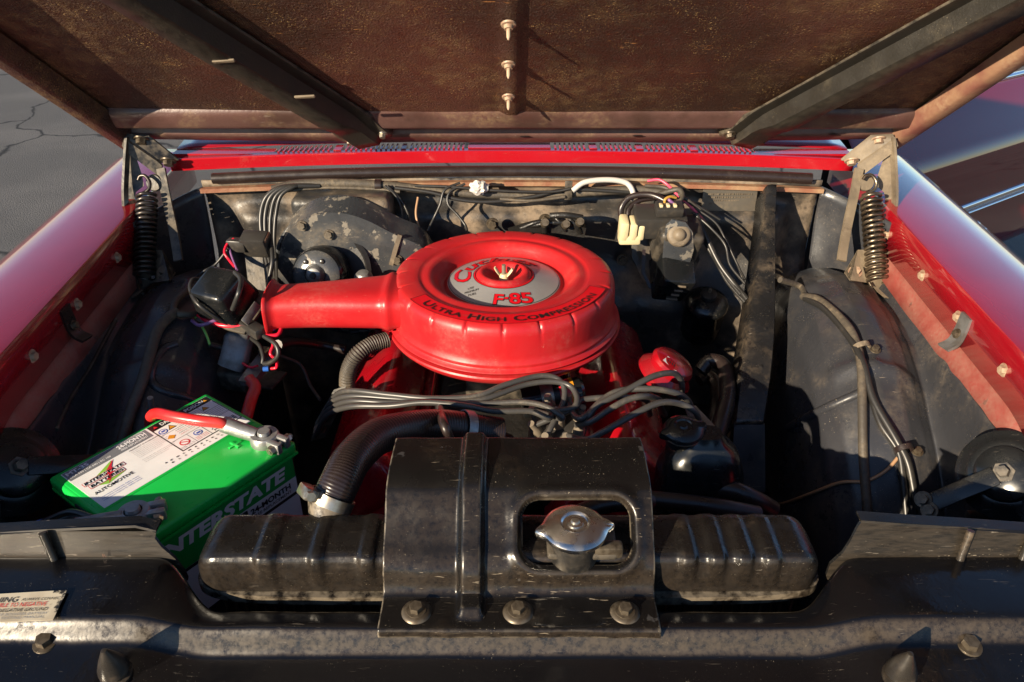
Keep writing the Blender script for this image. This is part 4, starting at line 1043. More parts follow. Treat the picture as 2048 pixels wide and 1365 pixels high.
tag(tube('ground_cable', MT['wire_black'], [ne, Z(150, 1033, .80), Z(110, 1046, .79), Z(60, 1062, .775), Z(0, 1080, .75)], .0078, None, 12), 'thick black ground cable leaving the battery toward the air baffle', 'cable')
tag(tube('ground_lead', MT['wire_black'], [ne + V((.006, .008, .006)), Z(140, 1024, .81), Z(105, 1036, .80), Z(75, 1050, .79)], .0036, None, 10), 'thin black ground lead ending in a blue crimp', 'wire')
tag(tube('crimp_sleeve', MT['terminal_blue'], [Z(84, 1045, .793), Z(62, 1054, .788)], .0046, None, 10), 'blue crimp sleeve on the thin ground lead', 'crimp sleeve')
tag(tube('hold_down_rod', MT['lead'], PZ((300, 796, .80), (303, 815, .78), (310, 850, .73), (318, 900, .64)), .0042, None, 10), 'threaded steel hold-down rod standing behind the battery', 'rod')
# battery tray
t = thing('battery_tray', 'black steel tray under the green battery', 'tray', BC + V((0, 0, -.3)))
ob('pan', bm_mesh(box_bm(.25, .215, .008, .002, 2, at=(0, 0, -.0052)), MT['black_inner']), t, BMX)
ob('stand', bm_mesh(box_bm(.18, .16, .28, .004, 2, at=(0, 0, -.15)), MT['bay_dark']), t, BMX)

# ================================================================== HOOD
HA = R(39.5)
HO = V((0, 1.475, 1.014))
HX, HD, HN = V((1, 0, 0)), V((0, -math.cos(HA), math.sin(HA))), V((0, -math.sin(HA), -math.cos(HA)))
HM = M((HX, HD, HN)).transposed().to_4x4(); HM.translation = HO
def hw(d): return .742 + .10 * d
def hc(x): return -.016 * (x / .7) ** 2          # rear edge follows the cowl
def hl(x, d, n): return HM @ V((x, d, n))
def under(a, b):
    d = lerp(.118, 1.22, b ** 1.15); x = lerp(-1, 1, a) * (hw(d) - .012)
    n = .0 - .010 * (x / .75) ** 2
    n += .0045 * (sstep(-.0165, -.0135, x) - sstep(.0075, .0135, x))
    n += .0012 * mnoise.noise(V((x * 7, d * 7, 0)))
    return hl(x, d, n)
t = HT = o = lbl(ob('hood', grid_me(under, 200, 60, MT['hood_under'], 60), CAR), 'raised hood seen from its brown speckled underside')
o.data.flip_normals()
def outer(a, b):
    d = lerp(.0, 1.235, b); x = lerp(-1, 1, a) * hw(d)
    return hl(x, d, -.022 - .012 * (x / .75) ** 2)
solid(ob('outer_skin', grid_me(outer, 40, 30, MT['red_body'], 60), t), .001, 0)
RB = [(-.004, -.020), (-.004, .002), (.0, .006), (.028, .0085), (.036, .006), (.041, -.004), (.047, -.007), (.068, -.006), (.074, -.001), (.081, .012), (.087, .0145), (.094, .0135), (.120, .0045), (.1265, -.001), (.130, -.012)]
def rear(a, b):
    x = lerp(-1, 1, a) * (hw(.05) - .006); k = int(round(b * (len(RB) - 1))); d, n = RB[k]
    dd = d * lerp(1, .92, abs(x) / .75) + .016 * (x / .7) ** 2 * (1 - d / .13)
    return hl(x, dd, n + .0008 * mnoise.noise(V((x * 8, d * 20, 5))))
o = ob('rear_beam', grid_me(rear, 90, len(RB) - 1, MT['hood_beam'], 45), t)
o.modifiers.new('soften', 'SUBSURF').render_levels = 2
HOLE = lathe_me([(0, .0006), (.006, .0006), (.0072, 0)], MT['bay_dark'], 16)  # flat dark discs for holes, their shade is only colour
for x, d in ((-.14, .060), (-.045, .060), (.025, .036), (.20, .058), (.235, .040), (.285, .058), (.60, .045)):
    ob('hole', HOLE, t, HM @ M.Translation((x, d, -.0045 if d > .05 else .0085)) @ M.Diagonal((1.4, .6, 1, 1)))
for s in (-1, 1):
    SP = [(.004, -.024), (.004, .012), (.000, .017), (-.006, .020), (-.026, .021), (-.032, .018), (-.036, .010), (-.040, -.004)]
    def side(a, b, s=s):
        d = lerp(-.002, 1.23, a); k = int(round(b * (len(SP) - 1))); dx, n = SP[k]
        return hl(s * (hw(d) + dx), d, n * (1.25 if s < 0 else 1.0))
    o = ob('side_flange', grid_me(side, 60, len(SP) - 1, MT['hood_edge'] if s > 0 else MT['hood_under'], 45), t)  # left flange takes the darker brown: its shade is put into the colour
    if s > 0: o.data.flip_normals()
# braces
def brace(x0, x1, s):
    d0, d1 = .035, 1.15
    a0, a1 = V((x0, d0, 0)), V((x1, d1, 0))
    ax = (a1 - a0).normalized(); sd = V((-ax.y, ax.x, 0)) * (1 if s < 0 else -1)   # sd points outward
    SEC = [(-.052, .0005), (-.050, .0035), (-.030, .0045), (-.023, .030), (-.018, .033), (.016, .033), (.021, .030), (.030, .0045), (.043, .0035), (.045, .0005)]
    def fn(a, b):
        k = int(round(b * (len(SEC) - 1))); q, n = SEC[k]
        L = (a1 - a0).length
        rise = sstep(.045, .11, a * L)          # the channel flattens into a foot
        if n > .02: n = lerp(.016, n, rise)
        if 0 < k < len(SEC) - 1: n += .011 * (1 - sstep(.02, .10, a * L))
        p = a0 + ax * (a * L) + sd * q * lerp(1.05, 1, rise)
        return hl(p.x, p.y, n + .002)
    o = ob('brace', grid_me(fn, 70, len(SEC) - 1, MT['brace'], 35), HT)
    if s > 0: o.data.flip_normals()
    solid(o, .002, -1)
    for (a, q) in ((.016, -.042), (.018, .030), (.055, -.005)):
        p = a0 + ax * a + sd * q
        place('bolt', BOLT_STEEL if s < 0 else BOLT, hl(p.x, p.y, .0165), HN, HT, s=1.05)
    return o
bL = brace(-.268, -.268 - .54, -1)
bR = brace(.430, .430 + .54, 1)
for (u, v) in ((448, 116), (610, 188)):
    d = ray(u, v); tt = (HO + HN * .03 - CAM).dot(HN) / d.dot(HN); p = CAM + d * tt
    ob('tab', bm_mesh(box_bm(.034, .006, .004, .001, 1), MT['hinge']), HT, frame(p + HN * .005, HN, (1, -.05, .12)))
for v in (48, 128, 193):
    d = ray(1017, v); tt = (HO + HN * .005 - CAM).dot(HN) / d.dot(HN); p = CAM + d * tt
    lathe('stud', MT['bolt_tan'], [(0, .0245), (.0012, .0245), (.0030, .020), (.0032, .0085), (.0062, .0085), (.0068, .0035), (.0105, .003), (.0112, .0005), (0, 0)], p, t, axis=HN, n=14)

# ------------------------------------------------------------------ hood hinges
def helix(p0, p1, r, turns, wire, name, mat, parent):
    ax = (p1 - p0); L = ax.length; f = frame(p0, ax, (1, 0, 0)); n = turns * 16
    path = [f @ V((r * math.cos(2 * math.pi * i / 16), r * math.sin(2 * math.pi * i / 16), L * i / n)) for i in range(n + 1)]
    return ob(name, sweep_me(path, circ(wire, 8), mat, hint=ax, angle=60), parent)
def hinge(s, label, mat, smat, shp):
    def mir(u): return u if s > 0 else 2 * 1020 - u
    def q(u, v, y): return Y(mir(u), v, y)
    def foot(u, v, y):
        a_, b_ = q(u, v, y), on_tub(s, mir(u), v, .010)
        return b_ if b_ is not None and (b_ - CAM).length < (a_ - CAM).length else a_
    t = lbl(prism('hood_hinge', mat, [foot(1690, 545, 1.285), foot(1716, 500, 1.305), foot(1770, 500, 1.31), foot(1800, 520, 1.295), foot(1826, 560, 1.27), foot(1830, 590, 1.25), foot(1812, 606, 1.24), foot(1770, 600, 1.245), foot(1735, 566, 1.27), foot(1700, 566, 1.275)], (0, .003, -.003), CAR), label)
    # bracket bolted to the hood corner: a flat leaf and a turned-down cheek
    prism('hood_leaf', mat, [q(1682, 318, 1.445), q(1742, 270, 1.43), q(1786, 268, 1.425), q(1790, 278, 1.42), q(1722, 325, 1.425)], HN * .003, t)
    prism('cheek', mat, [q(1714, 330, 1.424), q(1722, 322, 1.424), q(1790, 276, 1.419), q(1794, 290, 1.415), q(1786, 302, 1.415), q(1724, 348, 1.418), q(1716, 346, 1.42)], (s * .001, -.0035, -.001), t)
    for u, v in ((1703, 321), (1757, 278)): place('bolt', BOLT_TAN if s > 0 else BOLT, q(u, v, 1.428), HN, t, s=1.3)
    # two swinging arms
    bar('arm', mat, [q(1718, 338, 1.414), q(1708, 390, 1.385), q(1695, 450, 1.345), q(1686, 500, 1.30), q(1683, 522, 1.285)], .006, .016, t, hint=(0, -1, .4))
    bar('arm', mat, [q(1784, 276, 1.422), q(1788, 330, 1.40), q(1790, 390, 1.375), q(1786, 450, 1.34), q(1778, 500, 1.305), q(1774, 510, 1.298)], .018, .0045, t, hint=(0, -1, .5))
    prism('inner_cheek', mat, [q(1770, 308, 1.425), q(1784, 300, 1.423), q(1786, 400, 1.39), q(1774, 420, 1.385), q(1768, 385, 1.395), q(1752, 372, 1.40), q(1756, 350, 1.41)], (s * .002, .004, 0), t)
    lathe('pivot_boss', mat, [(0, .006), (.014, .006), (.016, .003), (.016, 0), (0, 0)], q(1730, 366, 1.402), t, axis=(0, -1, .35), n=24)
    for u, v in ((1710, 545), (1808, 580)): place('bolt', BOLT_TAN if s > 0 else BOLT, foot(u, v, 1.262), (0, -.5, .85), t, s=1.25)
    # spring and its hooks
    p0, p1 = q(shp[0], shp[1], 1.372), q(shp[2], shp[3], 1.262)
    sp_ = helix(p0, p1, .0165, 17, .0034, 'spring', smat, t)
    ax = (p1 - p0).normalized()
    tube('spring_hook', smat, [p0 + V((-.016, 0, 0)), p0 - ax * .014 + V((.004, -.006, 0)), p0 - ax * .030 + V((.008, -.01, 0)), p0 - ax * .044 + V((0, -.012, 0)), p0 - ax * .043 + V((-.010, -.010, 0)), p0 - ax * .034 + V((-.015, -.006, 0))], .0033, t, 8)
    tube('spring_hook', smat, [p1 + V((-.014, 0, 0)), p1 + ax * .014 + V((-.008, -.004, 0)), p1 + ax * .030 + V((0, -.006, 0)), p1 + ax * .036 + V((.010, -.004, 0)), p1 + ax * .026 + V((.016, -.002, 0))], .0033, t, 8)
    lathe('spring_anchor', mat, [(0, .012), (.0045, .012), (.0045, 0), (0, 0)], p1 + ax * .030 + V((0, .004, 0)), t, axis=(0, -1, .3), n=12)
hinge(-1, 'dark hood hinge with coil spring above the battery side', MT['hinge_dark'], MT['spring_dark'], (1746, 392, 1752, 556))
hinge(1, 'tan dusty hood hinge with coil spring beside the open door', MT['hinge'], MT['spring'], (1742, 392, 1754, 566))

# ================================================================== OPEN DOOR
D0, DE, DN = V((.955, 2.03, 0)), V((.83, .557, 0)), V((.557, -.83, 0))
DP = [(-.10, .30), (.0, .30), (.022, .36), (.030, .50), (.026, .62), (.014, .70), (.0, .738), (-.012, .752), (-.03, .775), (-.075, .835), (-.105, .868), (-.118, .878), (-.16, .878)]
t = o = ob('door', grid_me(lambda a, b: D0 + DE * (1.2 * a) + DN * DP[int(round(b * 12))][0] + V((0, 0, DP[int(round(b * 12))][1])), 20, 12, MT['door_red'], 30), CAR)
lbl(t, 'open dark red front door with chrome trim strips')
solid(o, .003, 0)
o.modifiers.new('soften', 'SUBSURF').render_levels = 2
ob('inner_panel', pd_mesh([D0 - DN * .13 + V((0, 0, .3)), D0 - DN * .13 + DE * 1.2 + V((0, 0, .3)), D0 - DN * .13 + DE * 1.2 + V((0, 0, .876)), D0 - DN * .13 + V((0, 0, .876))], [(0, 1, 2, 3)], MT['bay_dark'], smooth=False), t)
for z, n, w in ((.552, .032, .022), (.530, .0315, .008)):
    ob('chrome_strip', sweep_me([D0 + DE * .02 + DN * n + V((0, 0, z)), D0 + DE * .6 + DN * n + V((0, 0, z)), D0 + DE * 1.18 + DN * n + V((0, 0, z))], [(w * .5 * math.cos(a), .006 * math.sin(a)) for a in [i * math.pi / 6 for i in range(12)]], MT['mirror'], (0, 0, 1)), t)
ob('sill_moulding', sweep_me([D0 - DN * .120 + V((0, 0, .884)), D0 - DN * .120 + DE * .6 + V((0, 0, .884)), D0 - DN * .120 + DE * 1.2 + V((0, 0, .884))], circ(.008, 10), MT['mirror'], (0, 0, 1)), t)

# ================================================================== BLOWER HOUSING
t = thing('heater_blower', 'grey peeling scroll-shaped heater blower housing on the firewall', 'heater blower', Y(680, 600, 1.36))
def outl(grow, y):
    c = V((655, 530)); pts = [(575, 620), (560, 580), (556, 535), (562, 495), (580, 462), (608, 440), (645, 428), (690, 428), (735, 442), (790, 470), (850, 500), (870, 560), (860, 640), (700, 660)]
    return [Y(c.x + (u - c.x) * grow, c.y + (v - c.y) * grow, y) for u, v in pts]
prism('rear_flange', MT['grey_metal'], spline(outl(1.07, 1.345) + [outl(1.07, 1.345)[0]], 5)[:-1], (0, .006, .001), t)
prism('scroll', MT['grey_metal'], spline(outl(1.0, 1.300) + [outl(1.0, 1.300)[0]], 5)[:-1], (0, .052, .014), t, .005)
ob('rolled_rim', sweep_me(spline(outl(1.035, 1.339), 6), circ(.0055, 8), MT['grey_metal'], (0, 0, 1)), t)
mc = Y(650, 545, 1.285)
max_ = V((-.12, -.93, .34)).normalized()
lathe('motor_recess', MT['bay_dark'], [(0, .0), (.070, .0), (.073, .006), (.066, .010), (.062, .006), (0, .006)], mc + V((.014, .012, .0)), t, axis=max_, n=48)
mo = lathe('motor', MT['box_black'], [(0, 0), (.050, 0), (.050, .028), (.046, .040), (.036, .047), (.018, .048), (0, .048)], mc, t, axis=max_, n=40)
lathe('end_ring', MT['grey_metal'], [(.019, .0478), (.020, .0495), (.036, .0482), (.043, .0430), (.0415, .043), (.034, .0475)], mc, mo, axis=max_, n=40)
lathe('hub', MT['capacitor'], [(0, .060), (.008, .060), (.013, .058), (.017, .051), (.018, .047), (0, .047)], mc, mo, axis=max_, n=28)
lathe('shaft_cap', MT['bay_dark'], [(0, .064), (.005, .064), (.006, .059), (0, .059)], mc, mo, axis=max_, n=16)
F_ = frame(mc, max_, (1, 0, 0))
for a in (R(60), R(125)):
    lathe('rivet', MT['rubber_tan'], [(0, .0055), (.004, .004), (.005, 0), (0, 0)], F_ @ V((.028 * math.cos(a), .028 * math.sin(a), .048)), mo, axis=max_, n=12)
for u, v in ((604, 452), (658, 470), (795, 520)): place('bolt', BOLT, Y(u, v, 1.298), (0, -1, .25), t, s=.9)
ob('clip_seam', sweep_me([Y(800, 470, 1.298), Y(792, 495, 1.297), Y(782, 530, 1.296)], rect(.004, .008), MT['hinge'], (0, -1, 0)), t)
t = thing('heater_case', 'grimy heater air box above the blower housing', 'heater case', Y(680, 480, 1.40))
box('box', MT['firewall'], .185, .075, .09, Y(690, 430, 1.395), t, .014, seg=4)
lathe('vent_ball', MT['capacitor'], [(0, .018), (.010, .016), (.016, .009), (.018, 0), (.016, -.009), (0, -.03)], Y(728, 560, 1.25), thing('vacuum_valve', 'grey domed vacuum valve poking up behind the snorkel', 'valve', Y(728, 580, 1.25)), axis=(0, -.2, 1), n=24)

# ================================================================== WIPER MOTOR
t = thing('wiper_motor', 'dark wiper motor and pump with cream connector on the firewall', 'wiper motor', Y(1330, 590, 1.35))
prism('base_plate', MT['firewall'], [Y(u, v, yy) for u, v, yy in ((1265, 440, 1.40), (1390, 430, 1.40), (1400, 520, 1.375), (1375, 575, 1.35), (1352, 592, 1.34), (1322, 592, 1.34), (1285, 560, 1.355), (1262, 515, 1.38))], (0, .005, 0), t, .002)
tilt = M.Rotation(R(-18), 3, 'X') @ M.Rotation(R(-14), 3, 'Y')
gb = box('gearbox', MT['hinge_dark'], .085, .07, .075, Y(1352, 478, 1.34), t, .012, M.Rotation(R(20), 3, 'X') @ M.Rotation(R(8), 3, 'Y'), 3)
fp = prism('face_plate', MT['grey_metal'], [Y(u, v, 1.298) for u, v in ((1332, 452), (1345, 440), (1372, 446), (1386, 465), (1388, 500), (1378, 535), (1325, 520), (1328, 480))], (0, .004, .001), t, .001)
lathe('boss', MT['hinge'], [(0, .014), (.005, .0135), (.009, .011), (.012, .006), (.018, .0055), (.021, .003), (.022, 0), (0, 0)], Y(1358, 470, 1.298), t, axis=(0, -.93, .36), n=32)
mo = box('motor_body', MT['box_black'], .062, .085, .075, Y(1343, 545, 1.315), t, .006, M.Rotation(R(35), 3, 'X') @ M.Rotation(R(10), 3, 'Y'), 2)
rm = M.Rotation(R(35), 3, 'X') @ M.Rotation(R(10), 3, 'Y')
for k in range(4):
    box('terminal', MT['hinge'], .016 if k < 3 else .022, .004, .003, Y(1343, 545, 1.315) + rm @ V((.006, -.0435, .026 - k * .017)), mo, .0005, rm)
ob('gasket', sweep_me([Y(u, v, yy) for u, v, yy in ((1288, 500, 1.36), (1286, 545, 1.335), (1300, 575, 1.318), (1335, 590, 1.31), (1350, 585, 1.312), (1356, 560, 1.325))], rect(.005, .006), MT['rubber'], (0, 0, 1)), t)
box('switch_housing', MT['dark_plastic'], .095, .055, .045, Y(1318, 443, 1.345), t, .005, M.Rotation(R(14), 3, 'X'))
pu = box('plug_socket', MT['dark_plastic'], .050, .032, .018, Y(1338, 418, 1.33), t, .004, M.Rotation(R(14), 3, 'X'))
for k in range(3): box('plug_blade', MT['cream'], .006, .012, .005, Y(1322 + k * 14, 411, 1.325), pu, .001)
for dx, w in ((0, .016), (.017, .014), (.031, .012)): box('cream_connector', MT['cream'], w, .036, .042 - dx * .3, Y(1247, 455, 1.335) + V((dx, .0, -.002)), t, .004, M.Rotation(R(10), 3, 'X'))
box('cream_connector', MT['cream'], .04, .03, .018, Y(1258, 476, 1.335), t, .004)

# ------------------------------------------------------------------ round black canister
kc = Y(1415, 600, 1.36)
t = thing('vacuum_canister', 'round black canister with small knob under the firewall harness', 'canister', kc + V((0, 0, -.11)))
lathe('drum', MT['box_black'], [(0, .010), (.012, .010), (.030, .006), (.040, -.002), (.043, -.008), (.043, -.014), (.040, -.018), (.040, -.085), (.034, -.10), (0, -.10)], kc, t, axis=(0, -.3, .95), n=40)
lathe('knob', MT['dark_plastic'], [(0, .022), (.008, .022), (.016, .018), (.017, .013), (.016, .010), (0, .008)], kc, t, axis=(0, -.3, .95), n=28)
lathe('nipple', MT['hinge'], [(0, .030), (.003, .030), (.0035, .021), (0, .021)], kc, t, axis=(0, -.3, .95), n=12)

# ------------------------------------------------------------------ long brace strip, firewall to frame
t = thing('fender_brace', 'long folded steel brace running from the firewall down past the wiring', 'brace', Z(1500, 880, .60))
cen = [Y(1543, 372, 1.405), Y(1538, 440, 1.36), Y(1530, 560, 1.26), Y(1522, 660, 1.16), Y(1510, 760, 1.08), Y(1498, 850, 1.02)]
wd = [.018, .022, .036, .046, .050, .046]
cp_ = spline(cen, 8); wp_ = [w.x for w in spline([V((w, 0, 0)) for w in wd], 8)]
def brc(a, b):
    i = int(round(a * (len(cp_) - 1))); w = wp_[i]; q = b * 6
    tab = [(-.5, -.036), (-.5, -.004), (-.46, .001), (0, .003), (.46, .002), (.5, -.002), (.5, -.012)]
    dx, dz = tab[int(round(q))]
    return cp_[i] + V((dx * w + (dz * .3 if dx < -.4 else 0), -dz * .35, dz))
o = ob('strip', grid_me(brc, len(cp_) - 1, 6, MT['brace_strip'], 35), t); solid(o, .002, 0)
for i in (3, 7, 11, 14, 18, 24, 30): ob('hole', HOLE, t, frame(cp_[i] + V((.006, -.0022, .0045)), (0, -.4, .92)) @ M.Scale(.45, 4))
prism('foot', MT['black_inner'], [cen[-1] + V(p) for p in ((-.024, 0, .0), (.026, 0, 0), (.03, -.05, -.10), (-.028, -.05, -.10))], (0, .004, .001), t)

# ================================================================== HORNS
def horn(p, axis, label, up):
    t = thing('horn', label, 'horn', p + V((0, 0, -.09)), 'horns at the front corners')
    lathe('shell', MT['box_black'], [(0, -.030), (.034, -.030), (.048, -.022), (.054, -.010), (.058, -.004), (.058, .004), (.054, .006), (.046, .009), (.043, .012), (.036, .013), (.034, .022), (.024, .028), (0, .028)], p, t, axis=axis, n=56)
    lathe('centre_nut', MT['hinge_dark'], [(0, .040), (.007, .040), (.008, .030), (.013, .030), (.013, .027), (0, .027)], p, t, axis=axis, n=6, angle=25)
    f = frame(p, axis, up)
    br = ob('bracket', bm_mesh(box_bm(.098, .024, .004, .0015, 2, at=(.058, 0, .0295)), MT['box_black']), t, f)
    for k in (-.0095, .0095): place('bolt', BOLT, f @ V((.098, k * .8, .0315)), axis, br)
    return t
h1 = Z(2014, 952, .795)
horn(h1, V((-.62, -.48, .62)), 'black disc horn on a bracket below the fender beside the door', (-.75, .1, -.65))
h2 = Z(25, 945, .800)
horn(h2, V((.70, -.35, .62)), 'black disc horn in shade in front of the battery', (.5, .6, -.5))
box('connector', MT['dark_plastic'], .035, .012, .012, Z(1960, 1032, .72), thing('horn_connector', 'small blue-black connector below the horn beside the door', 'connector', Z(1960, 1040, .715)), .002)

# ================================================================== LEFT ELECTRICS
t = thing('voltage_regulator', 'black angular voltage regulator box on the shaded inner fender', 'regulator', Z(445, 640, .80))
RG = [Z(u, v, z) for u, v, z in ((398, 560, .835), (408, 542, .85), (470, 540, .85), (500, 600, .835), (498, 618, .83), (436, 618, .82))]
rc_ = Z(444, 588, .868)
rrot = M.Rotation(R(-24), 3, 'Z') @ M.Rotation(R(24), 3, 'X')
box('cover', MT['box_black'], .082, .080, .062, rc_, t, .009, rrot, 3, .8)
box('base', MT['hinge_dark'], .105, .088, .006, rc_ + rrot @ V((.006, 0, -.034)), t, .002, rrot)
box('tab', MT['capacitor'], .014, .04, .003, rc_ + rrot @ V((.058, -.012, -.018)), t, .001, rrot @ M.Rotation(R(60), 3, 'Y'))
prism('bracket', MT['hinge_dark'], PZ((485, 470, .90), (520, 470, .90), (535, 600, .80), (500, 600, .80)), (0, .004, 0), thing('relay_bracket', 'dark upright bracket carrying the small relay near the blower', 'bracket', Z(515, 600, .79)))
t = thing('relay', 'small square relay with plug-in connector on the upright bracket', 'relay', Z(513, 510, .86))
box('case', MT['dark_plastic'], .046, .030, .040, Z(513, 488, .89), t, .003, M.Rotation(R(-8), 3, 'Z') @ M.Rotation(R(20), 3, 'X'))
box('cap', MT['rust'], .034, .026, .006, Z(517, 474, .905), t, .002, M.Rotation(R(-8), 3, 'Z') @ M.Rotation(R(20), 3, 'X'))
box('connector', MT['dark_plastic'], .034, .020, .022, Z(475, 490, .89), t, .003, M.Rotation(R(-8), 3, 'Z'))
t = thing('horn_relay', 'dull grey rounded relay can bolted to a small base', 'relay', Z(480, 770, .72))
ob('can', sweep_me(spline(PZ((478, 668, .80), (476, 690, .79), (470, 715, .775), (464, 735, .76)), 8), [(.0225 * math.copysign(abs(math.cos(a)) ** .6, math.cos(a)), .0155 * math.copysign(abs(math.sin(a)) ** .6, math.sin(a))) for a in [i * math.pi / 14 for i in range(28)]], MT['capacitor'], hint=(1, 0, 0), scale=lambda q: .78 + .22 * min(1, q * 8) ** .5), t)
box('base', MT['hinge_dark'], .06, .045, .035, Z(472, 752, .735), t, .006, M.Rotation(R(-15), 3, 'Z'))
box('mount_plate', MT['hinge_dark'], .12, .05, .005, Z(495, 752, .728), t, .001, M.Rotation(R(-15), 3, 'Z'))
place('bolt', BOLT, Z(490, 748, .735), (0, -.3, 1), t, s=1.1)
jb = Z(523, 728, .765)
t = thing('cable_junction', 'corroded grey cable lug joining the red cable to the harness', 'cable lug', jb + V((0, 0, -.02)))
ob('lug', sweep_me(spline([jb + V((.010, .03, .008)), jb, jb + V((-.009, -.035, -.006)), jb + V((-.012, -.046, -.009))], 6), [(.006, -.013), (.006, .013), (-.006, .013), (-.006, -.013)], MT['capacitor'], hint=(0, 0, 1)), t)
lathe('stud_nut', MT['bolt'], [(0, .010), (.010, .010), (.011, 0), (0, 0)], jb + V((.004, .012, .010)), t, n=6, angle=25)
tag(tube('starter_cable', MT['cable_red'], [jb + V((-.010, -.036, -.006)), Z(510, 775, .755), Z(502, 800, .745), Z(494, 830, .735), Z(486, 870, .71)], .0095, None, 14), 'short thick red cable running from the lug down behind the battery', 'cable')
t = thing('fuse_holder', 'black inline fuse holder between red and purple wires', 'fuse holder', Z(500, 660, .81))
box('body', MT['dark_plastic'], .022, .055, .018, Z(505, 657, .825), t, .004, M.Rotation(R(48), 3, 'Z'))
def above(u, v, z, r):
    a_, b_ = Z(u, v, z), on_tub(-1, u, v, r + .003)
    return b_ if b_ is not None and (b_ - CAM).length < (a_ - CAM).length else a_
for nm, mt, pts, r, lb in (
    ('harness_wire', 'wire_red', [(470, 535, .87), (458, 520, .875), (449, 505, .885), (455, 488, .895), (468, 478, .90)], .0024, 'thin red wire curving up to the relay connector'),
    ('harness_wire', 'wire_purple', [(474, 540, .87), (466, 520, .875), (460, 500, .885), (463, 486, .89)], .0020, 'thin purple wire curving up to the relay connector'),
    ('harness_wire', 'wire_red', [(393, 633, .82), (420, 645, .825), (450, 652, .825), (495, 652, .825)], .0036, 'red wire lying below the regulator into the fuse holder'),
    ('harness_wire', 'wire_purple', [(385, 645, .82), (400, 651, .825), (430, 642, .83), (460, 632, .83), (488, 636, .83)], .0030, 'purple wire arching over the red wire to the fuse holder'),
    ('harness_wire', 'wire_green', [(388, 632, .82), (402, 650, .815), (412, 668, .81), (420, 690, .80)], .0022, 'bright green wire bending down from the taped harness'),
    ('harness_wire', 'wire_red', [(530, 672, .82), (555, 670, .82), (562, 655, .825), (548, 648, .83), (535, 655, .825)], .0034, 'red wire looped under the snorkel mouth'),
    ('harness_wire', 'wire_red', [(532, 672, .82), (546, 688, .81), (541, 708, .80), (552, 720, .79), (553, 735, .775), (540, 738, .772)], .0026, 'red wire twisting down to the blue crimp at the lug'),
    ('harness_wire', 'wire_black', [(527, 672, .82), (552, 690, .815), (556, 712, .80), (540, 726, .785), (528, 728, .78)], .0040, 'black wire curving into the corroded cable lug'),
    ('harness_wire', 'wire_black', [(498, 675, .80), (518, 690, .80), (526, 712, .79), (525, 728, .78)], .0034, 'black wire passing behind the grey relay can to the lug'),
    ('harness_wire', 'wire_black', [(405, 560, .88), (386, 560, .885), (381, 580, .88), (398, 610, .87), (440, 640, .84), (474, 655, .815), (480, 668, .80)], .0036, 'black wire hugging the regulator box down to the grey relay can'),
    ('harness_wire', 'wire_black', [(470, 545, .915), (482, 560, .912), (478, 585, .905), (465, 620, .875)], .0040, 'black wire draped across the front of the regulator box'),
    ('harness_wire', 'tape', [(400, 575, .82), (372, 590, .81), (352, 610, .80), (350, 630, .795), (375, 634, .815), (392, 632, .82)], .0058, 'taped harness end curling out beside the regulator'),
    ('harness_loom', 'tape', [(352, 628, .80), (320, 660, .785), (305, 700, .765), (288, 760, .735), (262, 830, .69), (245, 890, .64)], .0085, 'dark taped loom running down the shaded inner fender'),
    ('harness_wire', 'wire_black', [(420, 690, .80), (440, 695, .79), (455, 700, .785)], .0050, 'flat black connector lead beside the grey relay can')):
    tag(tube(nm, MT[mt], [on_tub(-1, u, v, r) or Z(u, v, z) for u, v, z in pts] if nm == 'harness_loom' else [above(u, v, z, r) for u, v, z in pts], r, None, 9), lb, 'wire', 'wires around the regulator')
for (a, b), lb in (((Z(537, 738, .773), Z(526, 739, .773)), 'blue crimp terminal at the corroded cable lug'), ((Z(535, 655, .827), Z(550, 657, .826)), 'blue crimp terminal under the snorkel mouth')):
    tag(tube('crimp_terminal', MT['terminal_blue'], [a, b], .0042, None, 10), lb, 'crimp sleeve')

# ================================================================== FIREWALL HARNESS
FWG = 'cables along the firewall'
def fwc(lb, mt, pts, r, nm='firewall_cable'):
    tag(tube(nm, MT[mt], PY(*pts), r, None, 9), lb, 'cable', FWG)
fwc('thick taped loom running along the top of the firewall', 'tape', [(545, 380, 1.40), (600, 368, 1.408), (700, 367, 1.415), (780, 372, 1.42), (860, 380, 1.42), (950, 388, 1.42), (1080, 392, 1.42), (1150, 386, 1.42), (1280, 380, 1.415), (1350, 392, 1.40)], .0085, 'main_loom')
fwc('thin dark line drooping across the middle of the firewall', 'wire_black', [(790, 376, 1.41), (860, 385, 1.405), (920, 400, 1.40), (980, 404, 1.40), (1060, 395, 1.405), (1140, 380, 1.41), (1280, 386, 1.41)], .0038)
fwc('pale grey tubing arching off the firewall toward the wiper motor', 'white_hose', [(1145, 382, 1.40), (1170, 365, 1.405), (1215, 360, 1.41), (1252, 366, 1.41), (1266, 385, 1.40), (1262, 400, 1.39)], .0052)
fwc('black hose arching from the wiper connector over to the plug socket', 'rubber', [(1242, 440, 1.36), (1243, 415, 1.365), (1262, 394, 1.37), (1300, 390, 1.365), (1330, 402, 1.35), (1340, 412, 1.34)], .0058)
fwc('second black hose tucked inside the arch by the wiper connector', 'rubber', [(1256, 440, 1.36), (1258, 418, 1.372), (1278, 402, 1.38), (1310, 396, 1.385)], .0052)
fwc('pink wire arching over the wiper plug socket', 'wire_pink', [(1295, 362, 1.41), (1318, 360, 1.405), (1335, 370, 1.395), (1350, 385, 1.38), (1375, 408, 1.37), (1395, 428, 1.365), (1412, 448, 1.37)], .0028)
fwc('tan taped wire knot above the wiper plug socket', 'tape', [(1310, 392, 1.40), (1335, 384, 1.385), (1358, 380, 1.375), (1364, 394, 1.36), (1352, 408, 1.345)], .0050)
